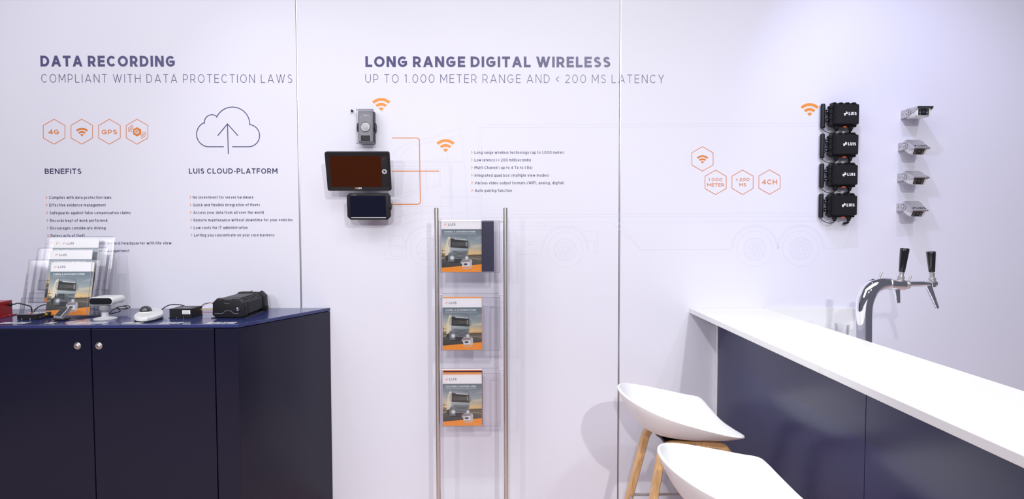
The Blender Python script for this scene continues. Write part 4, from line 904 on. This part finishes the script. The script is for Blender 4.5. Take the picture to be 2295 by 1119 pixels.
# coloured wires between the small box and the recorder
for nm, cl, za, zb, arch, lab in (('wire', 'red', .036, .052, .022, 'upper red wire arching between the small black box and the recorder'), ('wire', 'black', .040, .044, .024, 'black wire arching beside the upper red one between box and recorder'), ('wire', 'yellow', .026, .030, .004, 'yellow wire between the small black box and the recorder'),
                       ('wire', 'paper', .030, .036, .010, 'white wire between the small black box and the recorder'), ('wire', 'red', .018, .022, -.002, 'lower red wire between the small black box and the recorder')):
    y_ = A.y+.095 if nm else 0
    P = [Vector((Bx.x-.002, A.y+.10, ZT+za)), Vector((Bx.x+.015, A.y+.10, ZT+za+arch*.8)), Vector(((Bx.x+xw)/2, A.y+.09, ZT+(za+zb)/2+arch)), Vector((xw-.012, A.y+.06, ZT+zb+arch*.5)), Vector((xw+.002, Fd+.03, ZT+zb))]
    b = nb(); tube(b, smoothpath(P, 6), .0014, 6); tag(put(nm, b, cl, None, True), lab, 'wire')
b = nb(); box2(b, (xw-.005, Fd+.018, ZT+.016), (xw+.003, Fd+.04, ZT+.058), .001); put('side_connector', b, 'black', rc)

# ------------------------------------------------------------------ monitors and housing on the wall
def wallframe(px, py, y, tilt, name, label, cat):
    p = at(px, py, y); t = empty(name, p, label, cat); t.rotation_euler = (tilt, 0, 0); return t, (3.5+y)/FPX
mt_, s_ = wallframe(803.5, 384, -.135, math.radians(15), 'wall_monitor', 'large black wall monitor with brown screen and round button ring', 'monitor')
hw, hh = 71*s_, 43.7*s_
b = nb(); prism(b, [(x, -.010, z) for x, z in rounded(-hw, -hh, hw, hh, .010)], (0, .022, 0), .003, 2); put('housing', b, 'bezel', mt_, 35)
b = nb(); prism(b, [(x, .012, z) for x, z in rounded(-hw*.8, -hh*.75, hw*.8, hh*.75, .010)], (0, .014, 0)); put('rear_shell', b, 'black', mt_)
scx0, scx1, scz0, scz1 = -61*s_, 51.5*s_, -34.5*s_, 34.5*s_
b = nb()    # raised bevel frame round the screen
o_ = [(-hw+.004, -hh+.004), (hw-.004, -hh+.004), (hw-.004, hh-.004), (-hw+.004, hh-.004)]; i_ = [(scx0, scz0), (scx1+.035, scz0), (scx1+.035, scz1), (scx0, scz1)]
ov = [b.verts.new((x, -.0135, z)) for x, z in o_]; iv = [b.verts.new((x, -.0108, z)) for x, z in i_]
for k_ in range(4): b.faces.new((ov[k_], ov[(k_+1) % 4], iv[(k_+1) % 4], iv[k_]))
ob_ = [b.verts.new((x, -.0095, z)) for x, z in o_]
for k_ in range(4): b.faces.new((ov[k_], ob_[k_], ob_[(k_+1) % 4], ov[(k_+1) % 4]))
bmesh.ops.recalc_face_normals(b, faces=b.faces); put('front_bezel', b, 'bezel', mt_)
b = nb(); box2(b, (scx0, -.0112, scz0), (scx1, -.0101, scz1)); put('screen', b, 'screenbrown', mt_)
b = nb(); lathe(b, (58.3*s_, -.0104, 0), [(.0128, 0), (.0128, .0022), (.0092, .0022), (.0092, 0)], Vector((0, -1, 0)), 32); put('button_ring', b, 'ltgrey', mt_, 40)
b = nb(); box2(b, (58.3*s_-.003, -.0118, -.004), (58.3*s_+.003, -.0105, .004)); put('button', b, 'blackgloss', mt_)
b = nb(); cyl(b, (57.5*s_, -.0102, 26*s_), (57.5*s_, -.0118, 26*s_), .0028, .0028, 12); put('indicator', b, 'red', mt_)
F = Flat(); text(F, 'LUIS', -5.2*s_, 5.8*s_, -39.3*s_, 4.0*s_, .24); F.build('monitor_lettering', 'paper', mt_, (0, -.0135, 0)); F = Flat(); logo(F, -8.2*s_, -37.3*s_, 4.2*s_, None); F.build('monitor_logo', 'orange', mt_, (0, -.0135, 0))
b = nb(); box2(b, (-.015, .02, -.07), (.015, .085, -.04), .002); box2(b, (-.04, .02, -.045), (.04, .145, -.025), .002); put('mounting_arm', b, 'ltgrey', mt_)

nv, s_ = wallframe(827, 463, -.115, math.radians(5), 'small_monitor', 'smaller black monitor with chamfered corners and dark blue glass below the large one', 'monitor')
hw, hh = 48*s_, 29.3*s_; ch = 7*s_
oct_ = [(-hw, -hh+ch), (-hw+ch, -hh), (hw-ch, -hh), (hw, -hh+ch), (hw, hh-ch*.8), (hw-ch*.8, hh), (-hw+ch*.8, hh), (-hw, hh-ch*.8)]
b = nb(); prism(b, [(x, -.012, z) for x, z in oct_], (0, .026, 0), .004, 3); put('housing', b, 'black', nv, 35)
b = nb(); prism(b, [(x, -.0135, z) for x, z in rounded(-40.5*s_, -22.5*s_, 38.5*s_, 24*s_, .003)], (0, .003, 0), .0004, 1); put('screen', b, 'screenblue', nv)
b = nb(); box2(b, (-39*s_, -.0135, -25.2*s_), (38*s_, -.0118, -24*s_)); put('chrome_strip', b, 'ltgrey', nv)
b = nb(); lathe(b, (hw-.006, .0, 0), [(.020, 0), (.020, .008), (.017, .011)], Vector((1, 0, 0)), 24); put('side_knob', b, 'black', nv, 40)
F = Flat(); text(F, 'GARMIN', -37*s_, -26*s_, 25*s_, 1.6*s_, .2); F.build('monitor_lettering', 'grey', nv, (0, -.012, 0))
b = nb(); cyl(b, (0, .013, 0), (0, .108, -.01), .014, .014, 18); lathe(b, (0, .096, -.01), [(.032, 0), (.032, .01), (.02, .014)], Vector((0, 1, 0)), 24); put('mounting_arm', b, 'black', nv, 40)

hs, s_ = wallframe(820, 285, -.045, 0, 'transmitter_housing', 'clear acrylic case holding a dark grey unit with a round lens above the large monitor', 'device')
hw, hh = 16.5*s_, 36*s_
b = nb(); box2(b, (-hw-.002, .004, -hh+.004), (hw+.004, .042, hh-.002), .003); put('back_block', b, 'blackmetal', hs)
b = nb(); box2(b, (-hw+.004, -.012, -hh+.008), (hw-.002, .004, hh-.008), .002); put('unit_body', b, 'grey', hs)
b = nb(); lathe(b, (0, -.012, .0), [(.028, 0), (.028, .004), (.025, .007), (.022, .004), (.022, .002)], Vector((0, -1, 0)), 40); put('lens_ring', b, 'satin', hs, 35)
b = nb(); sphere(b, (0, -.010, 0), .0205, (1, .45, 1), 28); put('lens', b, 'ltgrey', hs, True)
b = nb(); box2(b, (-.025, -.0145, -hh+.012), (.025, -.0125, -hh+.042), .001); put('lower_window', b, 'blackmetal', hs)
b = nb(); box2(b, (-hw-.004, -.024, -hh-.003), (hw+.004, -.020, hh+.003)); ca = put('acrylic_case', b, 'acr', hs)
b = nb(); e = .0016
for x in (-hw-.003, -hw+.006, hw-.006, hw+.003): cyl(b, (x, -.022, -hh), (x, -.022, hh), e*.7, e*.7, 6)
for z in (-hh-.002, hh+.002): box2(b, (-hw-.006, -.026, z-.0035), (hw+.006, -.002, z+.0035), .001)
put('polished_edge', b, 'acredge', ca)
for sx, x in ((-1, -hw-.002), (1, hw+.004)):
    b = nb(); cyl(b, (x-sx*.006, .02, .0), (x+sx*.007, .02, .0), .030, .024, 28); put('side_boss', b, 'blackmetal', hs, 40)
F = Flat(); text(F, 'Ogara', -.010, .016, .058, .008, .14); F.build('device_lettering', 'paper', hs, (0, -.012, 0))
for x, z in ((-.024, .052), (.024, .058), (.022, -.060)):
    b = nb(); cyl(b, (x, -.0118, z), (x, -.0135, z), .0018, .0018, 10); put('screw', b, 'paper', hs)
p = at(788.7, 249.5, -.012)
b = nb(); cyl(b, p+Vector((0, -.004, .003)), p+Vector((0, .012, .003)), .0062, .0062, 12); cyl(b, p+Vector((0, -.004, .004)), p+Vector((.002, -.016, -.006)), .0045, .003, 12); tag(put('cable_plug', b, 'black', None, 40), 'tiny black cable plug in the wall left of the clear acrylic case', 'plug')

# ------------------------------------------------------------------ four black transmitter boxes
def make_tx():
    t = empty('transmitter_box', (0, 0, 0), cat='transmitter', group='black transmitter boxes in a column on the wall')
    s = 1/400
    # base with latches and ears (local origin: centre of the lid, on the wall plane)
    bw, bh = .074, .0625
    b = nb(); box2(b, (-bw+.008, -.040, -bh+.004), (bw-.004, -.002, bh-.003), .006, 2); put('base', b, 'black', t, 35)
    b = nb(); box2(b, (-bw-.003, -.052, -bh-.004), (bw-.002, -.036, bh+.003), .005, 2); put('flange', b, 'black', t, 35)
    b = nb(); lw, lh = .065, .0535
    lo = [(-lw-.003, -.050, -lh-.002), (lw+.003, -.050, -lh-.002), (lw+.003, -.050, lh+.003), (-lw-.003, -.050, lh+.003)]; hi = [(-lw, -.085, -lh), (lw, -.085, -lh), (lw, -.085, lh), (-lw, -.085, lh)]
    a = [b.verts.new(p) for p in lo]; c = [b.verts.new(p) for p in hi]; b.faces.new(a); b.faces.new(c[::-1])
    for i in range(4): b.faces.new((a[i], a[(i+1) % 4], c[(i+1) % 4], c[i]))
    bmesh.ops.recalc_face_normals(b, faces=b.faces); bmesh.ops.bevel(b, geom=list(b.edges), offset=.003, segments=2, affect='EDGES'); put('lid', b, 'black', t, 35)
    for i in range(4):
        x = -.055+i*.036; b = nb(); box2(b, (x-.009, -.058, bh-.002), (x+.009, -.030, bh+.0065), .003); put('latch', b, 'black', t)
    for z in (-.048, -.016, .016, .044):
        b = nb(); cyl(b, (-bw-.002, -.060, z), (-bw-.002, -.032, z), .009, .009, 14); put('latch', b, 'black', t, 40)
    for z in (.025, -.022):
        b = nb(); box2(b, (bw-.004, -.055, z-.010), (bw+.001, -.036, z+.010), .002); put('latch', b, 'black', t)
    for z in (.024, -.022):
        b = nb(); box2(b, (-.084, -.020, z-.0105), (-bw+.012, -.013, z+.0105), .001); er = put('mounting_ear', b, 'black', t)
        b = nb(); cyl(b, (-.0775, -.019, z), (-.0775, -.023, z), .0042, .0036, 14); put('screw', b, 'paper', er, 40)
    for x in (-.036, .044):
        b = nb(); lathe(b, (x, -.040, -bh-.001), [(.013, 0), (.013, .010), (.010, .013), (.0085, .022), (.006, .024)], Vector((0, 0, -1)), 18); put('cable_gland', b, 'black', t, 40)
    b = nb(); cyl(b, (.005, -.050, -bh+.001), (.005, -.050, -bh-.007), .011, .010, 18); put('orange_plug', b, 'orangeplug', t, 40)
    # antenna and its cable, cable to the camera
    ax = -.1015
    b = nb(); lathe(b, (ax, -.018, -.067), [(.009, 0), (.0125, .004), (.0125, .128), (.009, .134), (.002, .135)], n=24); put('antenna', b, 'black', t, 40)
    b = nb(); tube(b, smoothpath([(ax, -.018, -.065), (ax+.004, -.02, -.078), (ax+.02, -.028, -.091), (ax+.035, -.035, -.097), (-.05, -.04, -.096), (-.039, -.04, -.092), (-.036, -.04, -.084)], 8), .0022, 8); put('antenna_cable', b, 'black', t, True)
    b = nb(); tube(b, smoothpath([(.044, -.04, -.09), (.042, -.037, -.093), (.036, -.028, -.098), (.030, -.014, -.1005)], 8), .0062, 12); put('power_cable', b, 'black', t, 40)
    F = Flat(); text(F, 'LUIS', .006, .050, -.006, .0165, .26); logo(F, -.010, .002, .021, None, wd=.0045); F.build('lid_lettering', 'paper', t, (0, -.085, 0))
    return t
tx = make_tx()
tl = [(1888.5, 258, 'top black transmitter box in the column of four, directly right of the orange wireless symbol'), (1887, 325.5, 'second black transmitter box from the top of the column of four'),
      (1885, 393, 'third black transmitter box from the top of the column of four'), (1883, 461, 'lowest black transmitter box in the column of four, nearest the tap')]
txs = [tx]+[copy_tree(tx) for _ in range(3)]
for o, (x, y, lb) in zip(txs, tl):
    p = at(x, y, -.05); X0 = at(1889.5, 360, -.05).x
    o.location = (X0, 0, p.z); o['label'] = lb

# ------------------------------------------------------------------ four cameras on brackets
def make_cam(pit, hoodtext, first, lift):
    t = empty('bracket_camera', (0, 0, 0), cat='camera', group='white cameras on steel brackets in a column on the wall')
    pv = Vector((0, -.058, .0)); R = Matrix.Rotation(pit, 4, 'X'); T = Matrix.Translation(pv) @ R
    def P2(b): bmesh.ops.transform(b, matrix=T, verts=b.verts); return b
    # wall bracket: back plate and two arms
    b = nb(); box2(b, (-.047, -.004, -.022), (.047, -.001, .022)); put('bracket_plate', b, 'satin', t)
    for s in (-1, 1):
        x = s*.046; b = nb()
        prism(b, [(x-.0012, -.002, -.022), (x-.0012, -.040, -.022), (x-.0012, -.075, -.012), (x-.0012, -.082, .008), (x-.0012, -.070, .024), (x-.0012, -.040, .022), (x-.0012, -.002, .022)], (.0024, 0, 0)); ar = put('bracket_arm', b, 'satin', t)
        for j in range(6):
            a = j*PI/3; yy, zz = -.058+.011*math.cos(a), .004+.011*math.sin(a)
            b = nb(); cyl(b, (x, yy, zz), (x+s*.0016, yy, zz), .0028, .0028, 10); put('bracket_hole', b, 'darkgap', ar)
        b = nb(); lathe(b, (x+s*.001, -.058, .004), [(.006, 0), (.006, .003), (.004, .004)], Vector((s, 0, 0)), 16); put('pivot_screw', b, 'chrome', ar, 40)
        b = nb(); cyl(b, (x, -.018, 0), (x+s*.0016, -.018, 0), .003, .003, 10); put('bracket_hole', b, 'darkgap', ar)
    # body
    b = nb(); prism(b, [(-.041, y, z) for y, z in [(.030, -.020), (.034, .0), (.022, .022), (-.055, .024), (-.062, .016), (-.062, -.018), (-.050, -.026), (.016, -.028)]], (.082, 0, 0), .006, 3)
    put('body', P2(b), 'camwhite', t, 40)
    b = nb(); prism(b, [(x, -.0615, z) for x, z in rounded(-.039, -.0235, .039, .0225, .010)], (0, -.004, 0), .002, 2); put('front_face', P2(b), 'camwhite', t, 40)
    b = nb(); prism(b, [(x, -.0655, z) for x, z in rounded(-.031, -.0195, .026, .0165, .003)], (0, -.0012, 0)); put('window', P2(b), 'blackgloss', t)
    b = nb()
    for x in (-.025, -.019, .014, .020):
        for z in (-.014, -.006, .002, .010): cyl(b, (x, -.0668, z), (x, -.0674, z), .0014, .0014, 8)
    put('infrared_leds', P2(b), 'ltgrey', t)
    b = nb(); lathe(b, (-.003, -.0667, 0), [(.0085, 0), (.0080, .001), (.005, .001), (.004, .0002)], Vector((0, -1, 0)), 20); put('lens', P2(b), 'smoke', t, 40)
    # sun hood
    b = nb(); sec = [(-.0445, -.002), (-.0445, .020), (-.040, .0275), (.040, .0275), (.0445, .020), (.0445, -.002)]
    inn = [(x*.965, z-.0012 if z > 0 else z) for x, z in sec]
    for (a1, a2), (i1, i2) in zip(zip(sec, sec[1:]), zip(inn, inn[1:])):
        yb_, yf_ = .020, -.076
        def yy(z): return yf_ if z > .015 else -.045
        v = [b.verts.new(p) for p in ((a1[0], yb_, a1[1]), (a2[0], yb_, a2[1]), (a2[0], yy(a2[1]), a2[1]), (a1[0], yy(a1[1]), a1[1]), (i1[0], yb_, i1[1]), (i2[0], yb_, i2[1]), (i2[0], yy(i2[1]), i2[1]), (i1[0], yy(i1[1]), i1[1]))]
        for f in ((0, 1, 2, 3), (7, 6, 5, 4), (0, 4, 5, 1), (2, 6, 7, 3)): b.faces.new([v[q] for q in f])
    bmesh.ops.remove_doubles(b, verts=b.verts, dist=1e-6); bmesh.ops.recalc_face_normals(b, faces=b.faces)
    put('sun_hood', P2(b), 'satin', t)
    b = nb(); box2(b, (-.043, -.078, .0205), (.043, -.0756, .0275)); put('hood_lip', P2(b), 'black' if first else 'satin', t)
    if hoodtext:
        F = Flat(); text(F, 'LUIS', -.016, .036, -.066, .020, .24); logo(F, -.028, -.056, .018, None, wd=.003)
        o = F.build('hood_lettering', 'blackmetal', t, (0, 0, .0275), (1, 0, 0), (0, 1, 0), (0, 0, 1)); o.data.transform(T)
    return t
cl = [(2021, 254, math.radians(2), False, True, 'top white camera of the four on the right, level, its dark hood edge showing'), (2014, 326, math.radians(32), True, False, 'second white camera from the top, tilted far down with lettering on its hood'),
      (2012.5, 394, math.radians(24), False, False, 'third white camera from the top, tilted down with a plain hood'), (2010.5, 461, math.radians(32), True, False, 'lowest white camera of the four, lettering on its hood, above the beer tap')]
X0 = None
for x, y, pt, ht, fi, lb in cl:
    o = make_cam(pt, ht, fi, 0); p = at(2012, y, 0)
    o.location = (at(2012, 360, 0).x+.046+(.012 if fi else 0), 0, p.z-.01); o['label'] = lb
